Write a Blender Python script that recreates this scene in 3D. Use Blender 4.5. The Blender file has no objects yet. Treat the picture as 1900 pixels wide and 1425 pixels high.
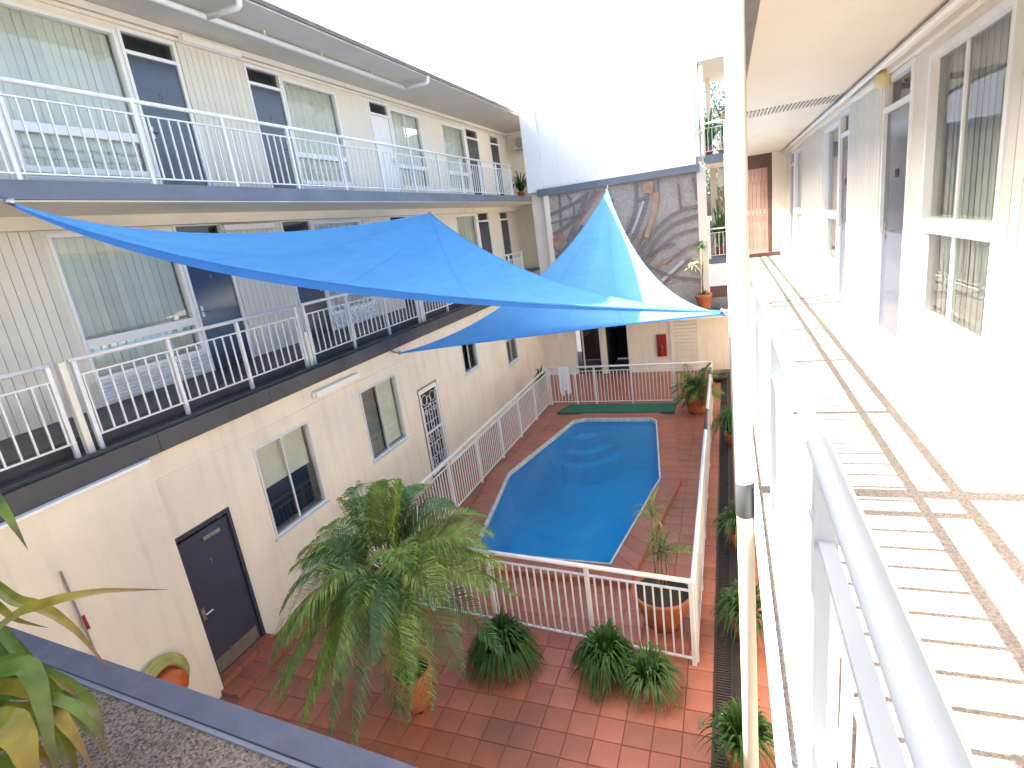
import bpy, math, random
from mathutils import Vector, Matrix, Quaternion
random.seed(11)
C = bpy.context.scene.collection
SC = bpy.context.scene
# ------------------------------------------------------------------ camera
# the photographer stands on the upper walkway of the right wing; camera at the origin,
# x to the right across the courtyard, y along it, z up (walkway floor -1.5, courtyard -5.4)
RM = Matrix(((0.93026855, 0.34261941, -0.13119589),
             (-0.02708169, -0.29249572, -0.95588327),
             (-0.3658784, 0.89278116, -0.26282086)))
cam = bpy.data.cameras.new('camera'); camo = bpy.data.objects.new('camera', cam); C.objects.link(camo)
cr, cd, cf = RM[0].copy(), RM[1].copy(), RM[2].copy()
cr.normalize(); cf = (cf - cr * cf.dot(cr)).normalized(); cd = cf.cross(cr)
camo.matrix_world = Matrix(((cr.x, -cd.x, -cf.x, 0), (cr.y, -cd.y, -cf.y, 0), (cr.z, -cd.z, -cf.z, 0), (0, 0, 0, 1)))
cam.sensor_width = 36; cam.lens = 36 * 1028.0 / 1900; cam.clip_start = 0.03; cam.clip_end = 600
SC.camera = camo
FPX = 1028.0
def ray(u, v):
    return cr * ((u - 950) / FPX) + cd * ((v - 712.5) / FPX) + cf
def at_y(u, v, y): d = ray(u, v); return d * (y / d.y)
def at_x(u, v, x): d = ray(u, v); return d * (x / d.x)
def at_z(u, v, z): d = ray(u, v); return d * (z / d.z)
def at_d(u, v, dist): return ray(u, v).normalized() * dist
# ------------------------------------------------------------------ sky, sun, exposure
SUNV = Vector((-0.672, -0.012, 0.740)).normalized()
w = bpy.data.worlds.new('World'); SC.world = w; w.use_nodes = True
nt = w.node_tree; nt.nodes.clear()
sky = nt.nodes.new('ShaderNodeTexSky'); sky.sky_type = 'NISHITA'; sky.sun_disc = False
sky.sun_elevation = math.asin(SUNV.z); sky.sun_rotation = math.radians(270)
sky.air_density = 1.0; sky.dust_density = 4.5; sky.ozone_density = 0.6; sky.altitude = 0
bg = nt.nodes.new('ShaderNodeBackground'); bg.inputs['Strength'].default_value = 0.115
wo = nt.nodes.new('ShaderNodeOutputWorld')
nt.links.new(sky.outputs[0], bg.inputs[0]); nt.links.new(bg.outputs[0], wo.inputs[0])
sl = bpy.data.lights.new('sun', 'SUN'); sl.energy = 5.0; sl.angle = math.radians(0.5); sl.color = (1.0, 0.96, 0.90)
so = bpy.data.objects.new('sun', sl); C.objects.link(so); so.location = (-20, 0, 25)
so.rotation_euler = (-SUNV).to_track_quat('-Z', 'Y').to_euler()
SC.view_settings.view_transform = 'Standard'; SC.view_settings.look = 'None'
SC.view_settings.exposure = 2.6; SC.view_settings.gamma = 1.0
try:
    SC.cycles.use_denoising = True; SC.cycles.max_bounces = 8; SC.cycles.diffuse_bounces = 5; SC.cycles.transparent_max_bounces = 16
    SC.cycles.sample_clamp_indirect = 6
except Exception: pass
# ------------------------------------------------------------------ materials
def nodes(name):
    m = bpy.data.materials.new(name); m.use_nodes = True; t = m.node_tree
    return m, t, t.nodes['Principled BSDF']
def mat(name, col, rough=0.6, var=0.1, scale=3.0, bump=0.0, bscale=40.0, spec=0.4, rnd=0.0, streak=0.0, metal=0.0, dirt=None):
    m, t, b = nodes(name); N = t.nodes.new; L = t.links.new
    b.inputs['Roughness'].default_value = rough; b.inputs['Metallic'].default_value = metal
    b.inputs['Specular IOR Level'].default_value = spec
    tc = N('ShaderNodeTexCoord'); n = N('ShaderNodeTexNoise'); n.inputs['Scale'].default_value = scale; n.inputs['Detail'].default_value = 6
    L(tc.outputs['Object'], n.inputs['Vector'])
    mr = N('ShaderNodeMapRange'); mr.inputs[1].default_value = 0.25; mr.inputs[2].default_value = 0.75
    mr.inputs[3].default_value = 1 - var; mr.inputs[4].default_value = 1 + var
    L(n.outputs['Fac'], mr.inputs[0])
    fac = mr.outputs[0]
    if streak:
        mp = N('ShaderNodeMapping'); mp.inputs['Scale'].default_value = (5, 5, 0.35); L(tc.outputs['Object'], mp.inputs[0])
        n2 = N('ShaderNodeTexNoise'); n2.inputs['Scale'].default_value = 1.6; n2.inputs['Detail'].default_value = 5; L(mp.outputs[0], n2.inputs['Vector'])
        m2 = N('ShaderNodeMapRange'); m2.inputs[1].default_value = 0.5; m2.inputs[2].default_value = 0.8; m2.inputs[3].default_value = 1; m2.inputs[4].default_value = 1 - streak
        L(n2.outputs['Fac'], m2.inputs[0]); mu = N('ShaderNodeMath'); mu.operation = 'MULTIPLY'; L(fac, mu.inputs[0]); L(m2.outputs[0], mu.inputs[1]); fac = mu.outputs[0]
    if rnd:
        oi = N('ShaderNodeObjectInfo'); m3 = N('ShaderNodeMapRange'); m3.inputs[3].default_value = 1 - rnd; m3.inputs[4].default_value = 1 + rnd
        L(oi.outputs['Random'], m3.inputs[0]); mu = N('ShaderNodeMath'); mu.operation = 'MULTIPLY'; L(fac, mu.inputs[0]); L(m3.outputs[0], mu.inputs[1]); fac = mu.outputs[0]
    mx = N('ShaderNodeVectorMath'); mx.operation = 'SCALE'; mx.inputs[0].default_value = col; L(fac, mx.inputs['Scale'])
    out = mx.outputs[0]
    if dirt:
        dn = N('ShaderNodeTexNoise'); dn.inputs['Scale'].default_value = dirt[1]; dn.inputs['Detail'].default_value = 8; dn.inputs['Roughness'].default_value = 0.65
        gp = N('ShaderNodeNewGeometry'); L(gp.outputs['Position'], dn.inputs['Vector'])
        dr = N('ShaderNodeMapRange'); dr.inputs[1].default_value = 0.52; dr.inputs[2].default_value = 0.72; dr.inputs[4].default_value = dirt[2]
        L(dn.outputs['Fac'], dr.inputs[0]); dm = N('ShaderNodeMix'); dm.data_type = 'RGBA'
        L(dr.outputs[0], dm.inputs['Factor']); L(out, dm.inputs[6]); dm.inputs[7].default_value = (*dirt[0], 1); out = dm.outputs[2]
    L(out, b.inputs['Base Color'])
    if bump:
        bn = N('ShaderNodeTexNoise'); bn.inputs['Scale'].default_value = bscale; bn.inputs['Detail'].default_value = 4; L(tc.outputs['Object'], bn.inputs['Vector'])
        bp = N('ShaderNodeBump'); bp.inputs['Strength'].default_value = bump; bp.inputs['Distance'].default_value = 0.02
        L(bn.outputs['Fac'], bp.inputs['Height']); L(bp.outputs[0], b.inputs['Normal'])
    return m
def speckle(name, c1, c2, scale, rough=0.8, big=0.15, c3=None):
    m, t, b = nodes(name); N = t.nodes.new; L = t.links.new; b.inputs['Roughness'].default_value = rough
    tc = N('ShaderNodeTexCoord'); v = N('ShaderNodeTexVoronoi'); v.inputs['Scale'].default_value = scale; L(tc.outputs['Object'], v.inputs['Vector'])
    sp = N('ShaderNodeSeparateColor'); L(v.outputs['Color'], sp.inputs[0])
    cr_ = N('ShaderNodeValToRGB'); cr_.color_ramp.elements[0].color = (*c1, 1); cr_.color_ramp.elements[1].color = (*c2, 1)
    if c3: e = cr_.color_ramp.elements.new(0.82); e.color = (*c3, 1)
    L(sp.outputs[0], cr_.inputs[0])
    n = N('ShaderNodeTexNoise'); n.inputs['Scale'].default_value = 2.2; n.inputs['Detail'].default_value = 6; L(tc.outputs['Object'], n.inputs['Vector'])
    mr = N('ShaderNodeMapRange'); mr.inputs[1].default_value = 0.3; mr.inputs[2].default_value = 0.7; mr.inputs[3].default_value = 1 - big; mr.inputs[4].default_value = 1 + big
    L(n.outputs['Fac'], mr.inputs[0]); mx = N('ShaderNodeVectorMath'); mx.operation = 'SCALE'; L(cr_.outputs[0], mx.inputs[0]); L(mr.outputs[0], mx.inputs['Scale'])
    L(mx.outputs[0], b.inputs['Base Color'])
    bp = N('ShaderNodeBump'); bp.inputs['Strength'].default_value = 0.5; bp.inputs['Distance'].default_value = 0.006; L(v.outputs['Distance'], bp.inputs['Height']); L(bp.outputs[0], b.inputs['Normal'])
    return m
def glass_mat(name, tint=(1, 1, 1), rough=0.02, ior=1.5, boost=0.0):
    m = bpy.data.materials.new(name); m.use_nodes = True; t = m.node_tree; t.nodes.clear(); N = t.nodes.new; L = t.links.new
    o = N('ShaderNodeOutputMaterial'); mx = N('ShaderNodeMixShader'); tr = N('ShaderNodeBsdfTransparent'); tr.inputs[0].default_value = (*tint, 1)
    g = N('ShaderNodeBsdfGlossy'); g.inputs['Roughness'].default_value = rough; f = N('ShaderNodeFresnel'); f.inputs[0].default_value = ior
    ad = N('ShaderNodeMath'); ad.operation = 'ADD'; ad.inputs[1].default_value = boost; ad.use_clamp = True
    tc = N('ShaderNodeTexCoord'); n = N('ShaderNodeTexNoise'); n.inputs['Scale'].default_value = 1.3; bp = N('ShaderNodeBump'); bp.inputs['Strength'].default_value = 0.06; bp.inputs['Distance'].default_value = 0.05
    L(tc.outputs['Object'], n.inputs['Vector']); L(n.outputs['Fac'], bp.inputs['Height']); L(bp.outputs[0], g.inputs['Normal'])
    L(f.outputs[0], ad.inputs[0]); L(ad.outputs[0], mx.inputs[0]); L(tr.outputs[0], mx.inputs[1]); L(g.outputs[0], mx.inputs[2]); L(mx.outputs[0], o.inputs[0])
    return m
def water_mat():
    m = bpy.data.materials.new('pool_water'); m.use_nodes = True; t = m.node_tree; t.nodes.clear(); N = t.nodes.new; L = t.links.new
    o = N('ShaderNodeOutputMaterial'); mx = N('ShaderNodeMixShader'); tr = N('ShaderNodeBsdfTransparent'); tr.inputs[0].default_value = (0.6, 0.93, 0.98, 1)
    g = N('ShaderNodeBsdfGlossy'); g.inputs['Roughness'].default_value = 0.03; f = N('ShaderNodeFresnel'); f.inputs[0].default_value = 1.33
    tc = N('ShaderNodeTexCoord'); n = N('ShaderNodeTexNoise'); n.inputs['Scale'].default_value = 5; n.inputs['Detail'].default_value = 3; n.inputs['Distortion'].default_value = 0.6
    bp = N('ShaderNodeBump'); bp.inputs['Strength'].default_value = 0.4; bp.inputs['Distance'].default_value = 0.03
    L(tc.outputs['Object'], n.inputs['Vector']); L(n.outputs['Fac'], bp.inputs['Height']); L(bp.outputs[0], g.inputs['Normal']); L(bp.outputs[0], f.inputs['Normal'])
    df = N('ShaderNodeBsdfDiffuse'); wn = N('ShaderNodeTexNoise'); wn.inputs['Scale'].default_value = 0.9; wn.inputs['Detail'].default_value = 6; wn.inputs['Distortion'].default_value = 1.5; L(tc.outputs['Object'], wn.inputs['Vector']); wr = N('ShaderNodeValToRGB'); wr.color_ramp.elements[0].position = 0.38; wr.color_ramp.elements[1].position = 0.66; wr.color_ramp.elements[0].color = (0.008, 0.30, 0.60, 1); wr.color_ramp.elements[1].color = (0.03, 0.42, 0.70, 1); L(wn.outputs['Fac'], wr.inputs[0]); L(wr.outputs[0], df.inputs[0]); m2 = N('ShaderNodeMixShader'); m2.inputs[0].default_value = 0.4   # light scattered back by the water body; noise paints in pale ripple light
    L(tr.outputs[0], m2.inputs[1]); L(df.outputs[0], m2.inputs[2])
    L(f.outputs[0], mx.inputs[0]); L(m2.outputs[0], mx.inputs[1]); L(g.outputs[0], mx.inputs[2]); L(mx.outputs[0], o.inputs[0])
    return m
def sail_mat():
    m = bpy.data.materials.new('sail_cloth'); m.use_nodes = True; t = m.node_tree; t.nodes.clear(); N = t.nodes.new; L = t.links.new
    o = N('ShaderNodeOutputMaterial'); mx = N('ShaderNodeMixShader'); mx.inputs[0].default_value = 0.45
    d = N('ShaderNodeBsdfDiffuse'); tl = N('ShaderNodeBsdfTranslucent')
    tc = N('ShaderNodeTexCoord'); mp = N('ShaderNodeMapping'); mp.inputs['Scale'].default_value = (1, 1, 6); n = N('ShaderNodeTexNoise'); n.inputs['Scale'].default_value = 2.0; n.inputs['Detail'].default_value = 5
    L(tc.outputs['Object'], mp.inputs[0]); L(mp.outputs[0], n.inputs['Vector'])
    r = N('ShaderNodeValToRGB'); r.color_ramp.elements[0].position = 0.3; r.color_ramp.elements[1].position = 0.7
    r.color_ramp.elements[0].color = (0.17, 0.50, 0.90, 1); r.color_ramp.elements[1].color = (0.20, 0.55, 0.95, 1)
    L(n.outputs['Fac'], r.inputs[0]); L(r.outputs[0], d.inputs[0]); L(r.outputs[0], tl.inputs[0])
    wv = N('ShaderNodeTexNoise'); wv.inputs['Scale'].default_value = 260; L(tc.outputs['Object'], wv.inputs['Vector'])
    bp = N('ShaderNodeBump'); bp.inputs['Strength'].default_value = 0.15; bp.inputs['Distance'].default_value = 0.003; L(wv.outputs['Fac'], bp.inputs['Height']); L(bp.outputs[0], d.inputs['Normal'])
    L(d.outputs[0], mx.inputs[1]); L(tl.outputs[0], mx.inputs[2]); L(mx.outputs[0], o.inputs[0])
    return m
def leaf_mat(name, c0, c1, tip=None, rnd=0.25, rough=0.45):
    # colour along the leaf comes from the UV (v runs base to tip)
    m, t, b = nodes(name); N = t.nodes.new; L = t.links.new; b.inputs['Roughness'].default_value = rough; b.inputs['Specular IOR Level'].default_value = 0.35
    tn = N('ShaderNodeTexCoord'); nz = N('ShaderNodeTexNoise'); nz.inputs['Scale'].default_value = 14; nz.inputs['Detail'].default_value = 5; L(tn.outputs['Object'], nz.inputs['Vector']); zr = N('ShaderNodeMapRange'); zr.inputs[1].default_value = .3; zr.inputs[2].default_value = .7; zr.inputs[3].default_value = .65; zr.inputs[4].default_value = 1.25; L(nz.outputs['Fac'], zr.inputs[0])
    uv = N('ShaderNodeUVMap'); se = N('ShaderNodeSeparateXYZ'); L(uv.outputs[0], se.inputs[0])
    r = N('ShaderNodeValToRGB'); r.color_ramp.elements[0].color = (*c0, 1); r.color_ramp.elements[1].color = (*c1, 1)
    if tip:
        r.color_ramp.elements[1].position = tip[2]; e = r.color_ramp.elements.new(tip[1]); e.color = (*tip[0], 1)
    L(se.outputs[1], r.inputs[0])
    ge = N('ShaderNodeNewGeometry'); m3 = N('ShaderNodeMapRange'); m3.inputs[3].default_value = 1 - rnd; m3.inputs[4].default_value = 1 + rnd
    L(ge.outputs['Random Per Island'], m3.inputs[0]); mx = N('ShaderNodeVectorMath'); mx.operation = 'SCALE'; L(r.outputs[0], mx.inputs[0]); zm = N('ShaderNodeMath'); zm.operation = 'MULTIPLY'; L(m3.outputs[0], zm.inputs[0]); L(zr.outputs[0], zm.inputs[1]); L(zm.outputs[0], mx.inputs['Scale'])
    L(mx.outputs[0], b.inputs['Base Color'])
    tr = N('ShaderNodeBsdfTranslucent'); L(mx.outputs[0], tr.inputs[0]); ms = N('ShaderNodeMixShader'); ms.inputs[0].default_value = 0.25
    L(b.outputs[0], ms.inputs[1]); L(tr.outputs[0], ms.inputs[2]); L(ms.outputs[0], t.nodes['Material Output'].inputs[0])
    return m
CREAM = (0.78, 0.70, 0.56)
M = dict(
 cream=mat('cream_render', CREAM, 0.75, 0.06, 1.2, 0.14, 60, streak=0.13, dirt=((0.50, 0.44, 0.34), 0.9, 0.22)),
 cream2=mat('cream_paint', (0.76, 0.70, 0.59), 0.6, 0.05, 1.5, 0.05, 30, streak=0.06),
 board=mat('ribbed_board', (0.70, 0.66, 0.57), 0.55, 0.04, 2, rnd=0.04),
 white=mat('white_paint', (0.80, 0.80, 0.79), 0.4, 0.03, 4),
 rail=mat('white_rail_enamel', (0.72, 0.715, 0.70), 0.32, 0.05, 6, spec=0.5),
 hrail=mat('handrail_enamel', (0.35, 0.395, 0.44), 0.35, 0.05, 5, spec=0.5),
 bwhite=mat('white_tower_render', (0.80, 0.80, 0.80), 0.7, 0.03, 0.7, 0.05, 40, streak=0.05),
 slab=mat('blue_grey_paint', (0.135, 0.155, 0.195), 0.5, 0.15, 2.5, 0.1, 30),
 vent=mat('vent_brown', (0.33, 0.28, 0.25), 0.7),
 char=mat('charcoal_metal', (0.062, 0.062, 0.066), 0.5, 0.25, 2.0, 0.1, 25),
 door=mat('charcoal_door_paint', (0.038, 0.046, 0.070), 0.18, 0.1, 3, spec=0.85),
 alu=mat('aluminium', (0.62, 0.62, 0.62), 0.4, 0.05, 5),
 dark=mat('dark_room', (0.03, 0.03, 0.033), 0.9, 0.2, 2),
 blind=mat('pale_blind', (0.70, 0.70, 0.63), 0.8, 0.06, 3, rnd=0.1),
 curtain=mat('curtain', (0.72, 0.72, 0.64), 0.9, 0.08, 6, rnd=0.12),
 grey=mat('grey_panel', (0.22, 0.22, 0.21), 0.6, 0.08, 4),
 soffit=mat('soffit_paint', (0.56, 0.52, 0.45), 0.8, 0.06, 1.5, streak=0.0),
 ceil=mat('ceiling_paint', (0.68, 0.61, 0.51), 0.8, 0.04, 1.3, 0.04, 15),
 roof=mat('roof_edge', (0.17, 0.16, 0.145), 0.8, 0.25, 4),
 pvc=mat('pvc_pipe', (0.74, 0.72, 0.68), 0.4, 0.06, 5),
 tile=mat('terracotta_tile', (0.355, 0.122, 0.073), 0.42, 0.18, 2.5, 0.14, 30, rnd=0.15, dirt=((0.14, 0.085, 0.045), 0.75, 0.65)),
 cope=mat('coping_tile', (0.35, 0.115, 0.068), 0.42, 0.12, 3, 0.1, 30, rnd=0.10),
 grout=mat('grout', (0.19, 0.095, 0.07), 0.9, 0.2, 6),
 ltile=mat('walk_tile', (0.42, 0.15, 0.09), 0.5, 0.1, 3, rnd=0.10),
 lgrout=mat('pale_grout', (0.45, 0.33, 0.26), 0.9, 0.1, 6),
 terra=mat('terracotta_pot', (0.42, 0.13, 0.055), 0.6, 0.2, 5, 0.1, 40),
 soil=mat('soil', (0.035, 0.028, 0.02), 0.95, 0.4, 25, 0.6, 60),
 pool=mat('pool_paint', (0.045, 0.46, 0.80), 0.5, 0.12, 0.8),
 poolrim=mat('pool_rim', (0.52, 0.52, 0.46), 0.6, 0.25, 12),
 black=mat('black_plastic', (0.018, 0.018, 0.019), 0.5, 0.2, 6),
 drain=mat('drain_grate', (0.03, 0.028, 0.027), 0.55, 0.3, 8),
 green=mat('green_mat', (0.012, 0.115, 0.06), 0.7, 0.12, 6, 0.3, 80),
 gtape=mat('green_tape', (0.01, 0.16, 0.07), 0.4),
 red=mat('red_paint', (0.27, 0.018, 0.022), 0.4, 0.1, 5),
 orange=mat('orange_plastic', (0.52, 0.12, 0.03), 0.6, 0.3, 8),
 lime=mat('yellow_green_hose', (0.34, 0.33, 0.09), 0.6, 0.25, 8),
 towel=mat('towel', (0.78, 0.76, 0.75), 0.95, 0.05, 10, 0.4, 150),
 light=mat('diffuser', (0.80, 0.78, 0.70), 0.4, 0.02, 3),
 steel=mat('steel', (0.5, 0.5, 0.5), 0.3, 0.05, 5, metal=1.0),
 kick=mat('kick_plate', (0.23, 0.19, 0.15), 0.4, 0.15, 8, metal=0.4),
 mural=mat('mural_stone', (0.37, 0.335, 0.31), 0.9, 0.22, 14, 0.5, 90, dirt=((0.27, 0.245, 0.235), 1.2, 0.6)),
 mgrey=mat('mural_grey_line', (0.18, 0.168, 0.166), 0.85, 0.2, 8),
 mpale=mat('mural_pale_line', (0.46, 0.46, 0.48), 0.85, 0.1, 8),
 morange=mat('mural_orange', (0.40, 0.26, 0.18), 0.85, 0.25, 5),
 mred=mat('mural_rust', (0.33, 0.20, 0.165), 0.85, 0.25, 5),
 brown=mat('brown_timber', (0.14, 0.075, 0.06), 0.6, 0.2, 4),
 pink=mat('pink_brown_board', (0.56, 0.36, 0.30), 0.7, 0.15, 4, rnd=0.15),
 agg=speckle('exposed_aggregate', (0.032, 0.022, 0.016), (0.115, 0.085, 0.062), 125, 0.85, 0.3, (0.21, 0.175, 0.14)),
 blue=mat('blue_edge_paint', (0.050, 0.064, 0.105), 0.55, 0.2, 6, 0.2, 30, dirt=((0.17, 0.16, 0.16), 6.0, 0.25)),
 walk=speckle('walkway_aggregate', (0.135, 0.11, 0.095), (0.195, 0.168, 0.15), 130, 0.8, 0.08, (0.25, 0.225, 0.205)),
 peach=mat('peach_skirting', (0.55, 0.36, 0.26), 0.6, 0.05, 4),
 brass=mat('number_metal', (0.22, 0.21, 0.21), 0.45, 0.05, 5, metal=0.3),
 brown2=mat('number_bronze', (0.10, 0.06, 0.05), 0.45, 0.05, 5),
 trunk=mat('trunk_bark', (0.20, 0.15, 0.09), 0.9, 0.3, 12, 0.5, 40),
 stem=mat('palm_stem', (0.22, 0.25, 0.05), 0.5, 0.2, 6),
 ground=mat('far_ground', (0.20, 0.18, 0.15), 0.9, 0.2, 0.5),
 glass=glass_mat('window_glass', (0.91, 0.95, 0.935), 0.02, 1.5, 0.06),
 glassdark=glass_mat('dark_glass', (0.35, 0.37, 0.42), 0.03, 1.5, 0.05),
 hem_shade=mat('sail_hem_shaded', (0.035, 0.16, 0.42), 0.8, 0.1, 4),  # sail cloth again, darkened to paint in the shade of its doubled edge
 water=water_mat(), sail=sail_mat(),
 palm=leaf_mat('palm_leaf', (0.15, 0.27, 0.05), (0.115, 0.215, 0.05), ((0.23, 0.31, 0.065), 0.55, 1.0), 0.4),
 palmY=leaf_mat('palm_leaf_young', (0.27, 0.36, 0.04), (0.20, 0.32, 0.05), None, 0.25),
 palmD=leaf_mat('palm_leaf_deep', (0.085, 0.18, 0.055), (0.085, 0.19, 0.07), None, 0.35),
 strap=leaf_mat('strap_leaf', (0.06, 0.14, 0.025), (0.045, 0.11, 0.022), None, 0.45),
 strapP=leaf_mat('spider_leaf', (0.10, 0.20, 0.05), (0.09, 0.17, 0.05), None, 0.45),
 bush=leaf_mat('shrub_leaf', (0.035, 0.085, 0.022), (0.06, 0.13, 0.03), None, 0.5),
 treeleaf=leaf_mat('tree_leaf', (0.05, 0.09, 0.045), (0.06, 0.11, 0.05), None, 0.4),
 cory=leaf_mat('broad_leaf_green', (0.05, 0.13, 0.02), (0.12, 0.065, 0.03), ((0.13, 0.19, 0.025), 0.6, 0.98), 0.12, 0.35),
 coryY=leaf_mat('broad_leaf_yellow', (0.07, 0.15, 0.02), (0.14, 0.06, 0.03), ((0.30, 0.23, 0.025), 0.62, 0.97), 0.1, 0.35),
)
# ------------------------------------------------------------------ geometry helpers
W = {}
def V(*a): return Vector(a[0] if len(a) == 1 else a)
class MB:
    def __init__(s): s.v = []; s.f = []; s.uv = []
    def quad(s, a, b, c, d, uv=None):
        n = len(s.v); s.v += [V(a), V(b), V(c), V(d)]; s.f.append((n, n + 1, n + 2, n + 3)); s.uv.append(uv or [(0, 0)] * 4); return s
    def tri(s, a, b, c, uv=None):
        n = len(s.v); s.v += [V(a), V(b), V(c)]; s.f.append((n, n + 1, n + 2)); s.uv.append(uv or [(0, 0)] * 3); return s
    def box(s, x0, y0, z0, x1, y1, z1, ch=0.0):
        x0, x1 = min(x0, x1), max(x0, x1); y0, y1 = min(y0, y1), max(y0, y1); z0, z1 = min(z0, z1), max(z0, z1)
        n = len(s.v)
        s.v += [V(x, y, z) for z in (z0, z1) for x, y in ((x0, y0), (x1, y0), (x1, y1), (x0, y1))]
        for f in ((3, 2, 1, 0), (4, 5, 6, 7), (0, 1, 5, 4), (1, 2, 6, 5), (2, 3, 7, 6), (3, 0, 4, 7)):
            s.f.append(tuple(n + i for i in f)); s.uv.append([(0, 0)] * 4)
        return s
    def tube(s, pts, r, n=8, cap=True, closed=False):
        pts = [V(p) for p in pts]; rs = r if isinstance(r, (list, tuple)) else [r] * len(pts)
        base = len(s.v); up = None; k = len(pts)
        for i, p in enumerate(pts):
            if closed: d = pts[(i + 1) % k] - pts[i - 1]
            else: d = pts[min(i + 1, k - 1)] - pts[max(i - 1, 0)]
            d.normalize()
            if up is None:
                up = Vector((0, 0, 1)) if abs(d.z) < 0.9 else Vector((1, 0, 0))
            a = d.cross(up)
            if a.length < 1e-4: a = d.orthogonal()
            a.normalize(); b = a.cross(d); up = b
            for j in range(n):
                t = 2 * math.pi * j / n; s.v.append(p + a * (math.cos(t) * rs[i]) + b * (math.sin(t) * rs[i]))
        for i in range(k if closed else k - 1):
            i2 = (i + 1) % k
            for j in range(n):
                j2 = (j + 1) % n
                s.f.append((base + i * n + j2, base + i * n + j, base + i2 * n + j, base + i2 * n + j2)); s.uv.append([(0, i / k), (0, i / k), (0, (i + 1) / k), (0, (i + 1) / k)])
        if cap and not closed:
            s.f.append(tuple(base + j for j in range(n))); s.uv.append([(0, 0)] * n)
            s.f.append(tuple(base + (k - 1) * n + j for j in reversed(range(n)))); s.uv.append([(0, 0)] * n)
        return s
    def lathe(s, c, prof, n=20):
        base = len(s.v); c = V(c)
        for r, z in prof:
            for j in range(n):
                t = 2 * math.pi * j / n; s.v.append(c + V(r * math.cos(t), r * math.sin(t), z))
        for i in range(len(prof) - 1):
            for j in range(n):
                j2 = (j + 1) % n
                s.f.append((base + i * n + j, base + i * n + j2, base + (i + 1) * n + j2, base + (i + 1) * n + j)); s.uv.append([(0, 0)] * 4)
        s.f.append(tuple(base + j for j in reversed(range(n)))); s.uv.append([(0, 0)] * n)
        s.f.append(tuple(base + (len(prof) - 1) * n + j for j in range(n))); s.uv.append([(0, 0)] * n)
        return s
    def prism(s, poly, z0, z1):
        n = len(s.v); k = len(poly)
        s.v += [V(x, y, z0) for x, y in poly] + [V(x, y, z1) for x, y in poly]
        s.f.append(tuple(n + i for i in reversed(range(k)))); s.uv.append([(0, 0)] * k)
        s.f.append(tuple(n + k + i for i in range(k))); s.uv.append([(0, 0)] * k)
        for i in range(k):
            j = (i + 1) % k; s.f.append((n + i, n + j, n + k + j, n + k + i)); s.uv.append([(0, 0)] * 4)
        return s
    def mesh(s, name, off=Vector((0, 0, 0)), smooth=False):
        me = bpy.data.meshes.new(name); me.from_pydata([tuple(v - off) for v in s.v], [], s.f)
        l = me.uv_layers.new(name='UVMap'); i = 0; flat = []
        for u in s.uv:
            for p in u: flat += p
        l.data.foreach_set('uv', flat)
        if smooth: me.polygons.foreach_set('use_smooth', [True] * len(me.polygons))
        me.update(); return me
def tag(o, label=None, cat=None, group=None, kind=None):
    if label: o['label'] = label
    if cat: o['category'] = cat
    if group: o['group'] = group
    if kind: o['kind'] = kind
    return o
def thing(name, label, cat, loc, group=None, kind=None):
    o = bpy.data.objects.new(name, None); o.empty_display_size = 0.1; C.objects.link(o); o.location = V(loc); W[o.name] = V(loc)
    return tag(o, label, cat, group, kind)
def obj(name, mb, m, parent=None, smooth=False, loc=None, label=None, kind=None):
    off = W[parent.name] if parent else V(loc or (0, 0, 0))
    me = mb.mesh(name, off, smooth); me.materials.append(m)
    o = bpy.data.objects.new(name, me); C.objects.link(o); W[o.name] = off.copy()
    if parent: o.parent = parent
    else: o.location = off
    return tag(o, label, kind=kind)
def inst(name, me, pos, parent, rot=None, scale=None):
    o = bpy.data.objects.new(name, me); C.objects.link(o); o.parent = parent
    o.location = V(pos) - W[parent.name]; W[o.name] = V(pos)
    if rot: o.rotation_euler = rot
    if scale: o.scale = scale
    return o
def boxmesh(name, dx, dy, dz, m):
    me = MB().box(-dx / 2, -dy / 2, -dz / 2, dx / 2, dy / 2, dz / 2).mesh(name); me.materials.append(m); return me
TX = {}
def text_part(s, size, m, parent, pos, rot):
    k = (s, size, m.name)
    if k not in TX:
        cu = bpy.data.curves.new('t', 'FONT'); cu.body = s; cu.size = size * 0.85; cu.extrude = 0.003; cu.align_x = 'CENTER'; cu.align_y = 'CENTER'
        o = bpy.data.objects.new('t', cu); C.objects.link(o); dg = bpy.context.evaluated_depsgraph_get()
        me = bpy.data.meshes.new_from_object(o.evaluated_get(dg)); bpy.data.objects.remove(o); me.name = 'door_number'; me.materials.clear(); me.materials.append(m); TX[k] = me
    return inst('door_number', TX[k], pos, parent, rot)
def holes(mb, plane, x0, x1, y0, y1, z0, z1, ops):
    """wall slab with rectangular openings; plane 'x': spans y,z and is x0..x1 thick; plane 'y': spans x,z (y0..y1 = the x range)"""
    ys = sorted({y0, y1, *[o[0] for o in ops], *[o[1] for o in ops]}); ys = [y for y in ys if y0 <= y <= y1]
    for a, b in zip(ys, ys[1:]):
        m = (a + b) / 2; seg = [(o[2], o[3]) for o in ops if o[0] < m < o[1]]; z = z0
        for p, q in sorted(seg) + [(z1, z1)]:
            if p > z + 1e-4:
                if plane == 'x': mb.box(x0, a, z, x1, b, p)
                else: mb.box(a, x0, z, b, x1, p)
            z = max(z, q)
    return mb
def X(x, n, d): return x + n * d          # step d outwards from wall plane x with outward normal sign n
def pane_sheet(x, n, ya, yb, za, zb):
    q = [(x, ya, za), (x, yb, za), (x, yb, zb), (x, ya, zb)]
    return MB().quad(*(q if n > 0 else q[::-1]))
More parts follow.
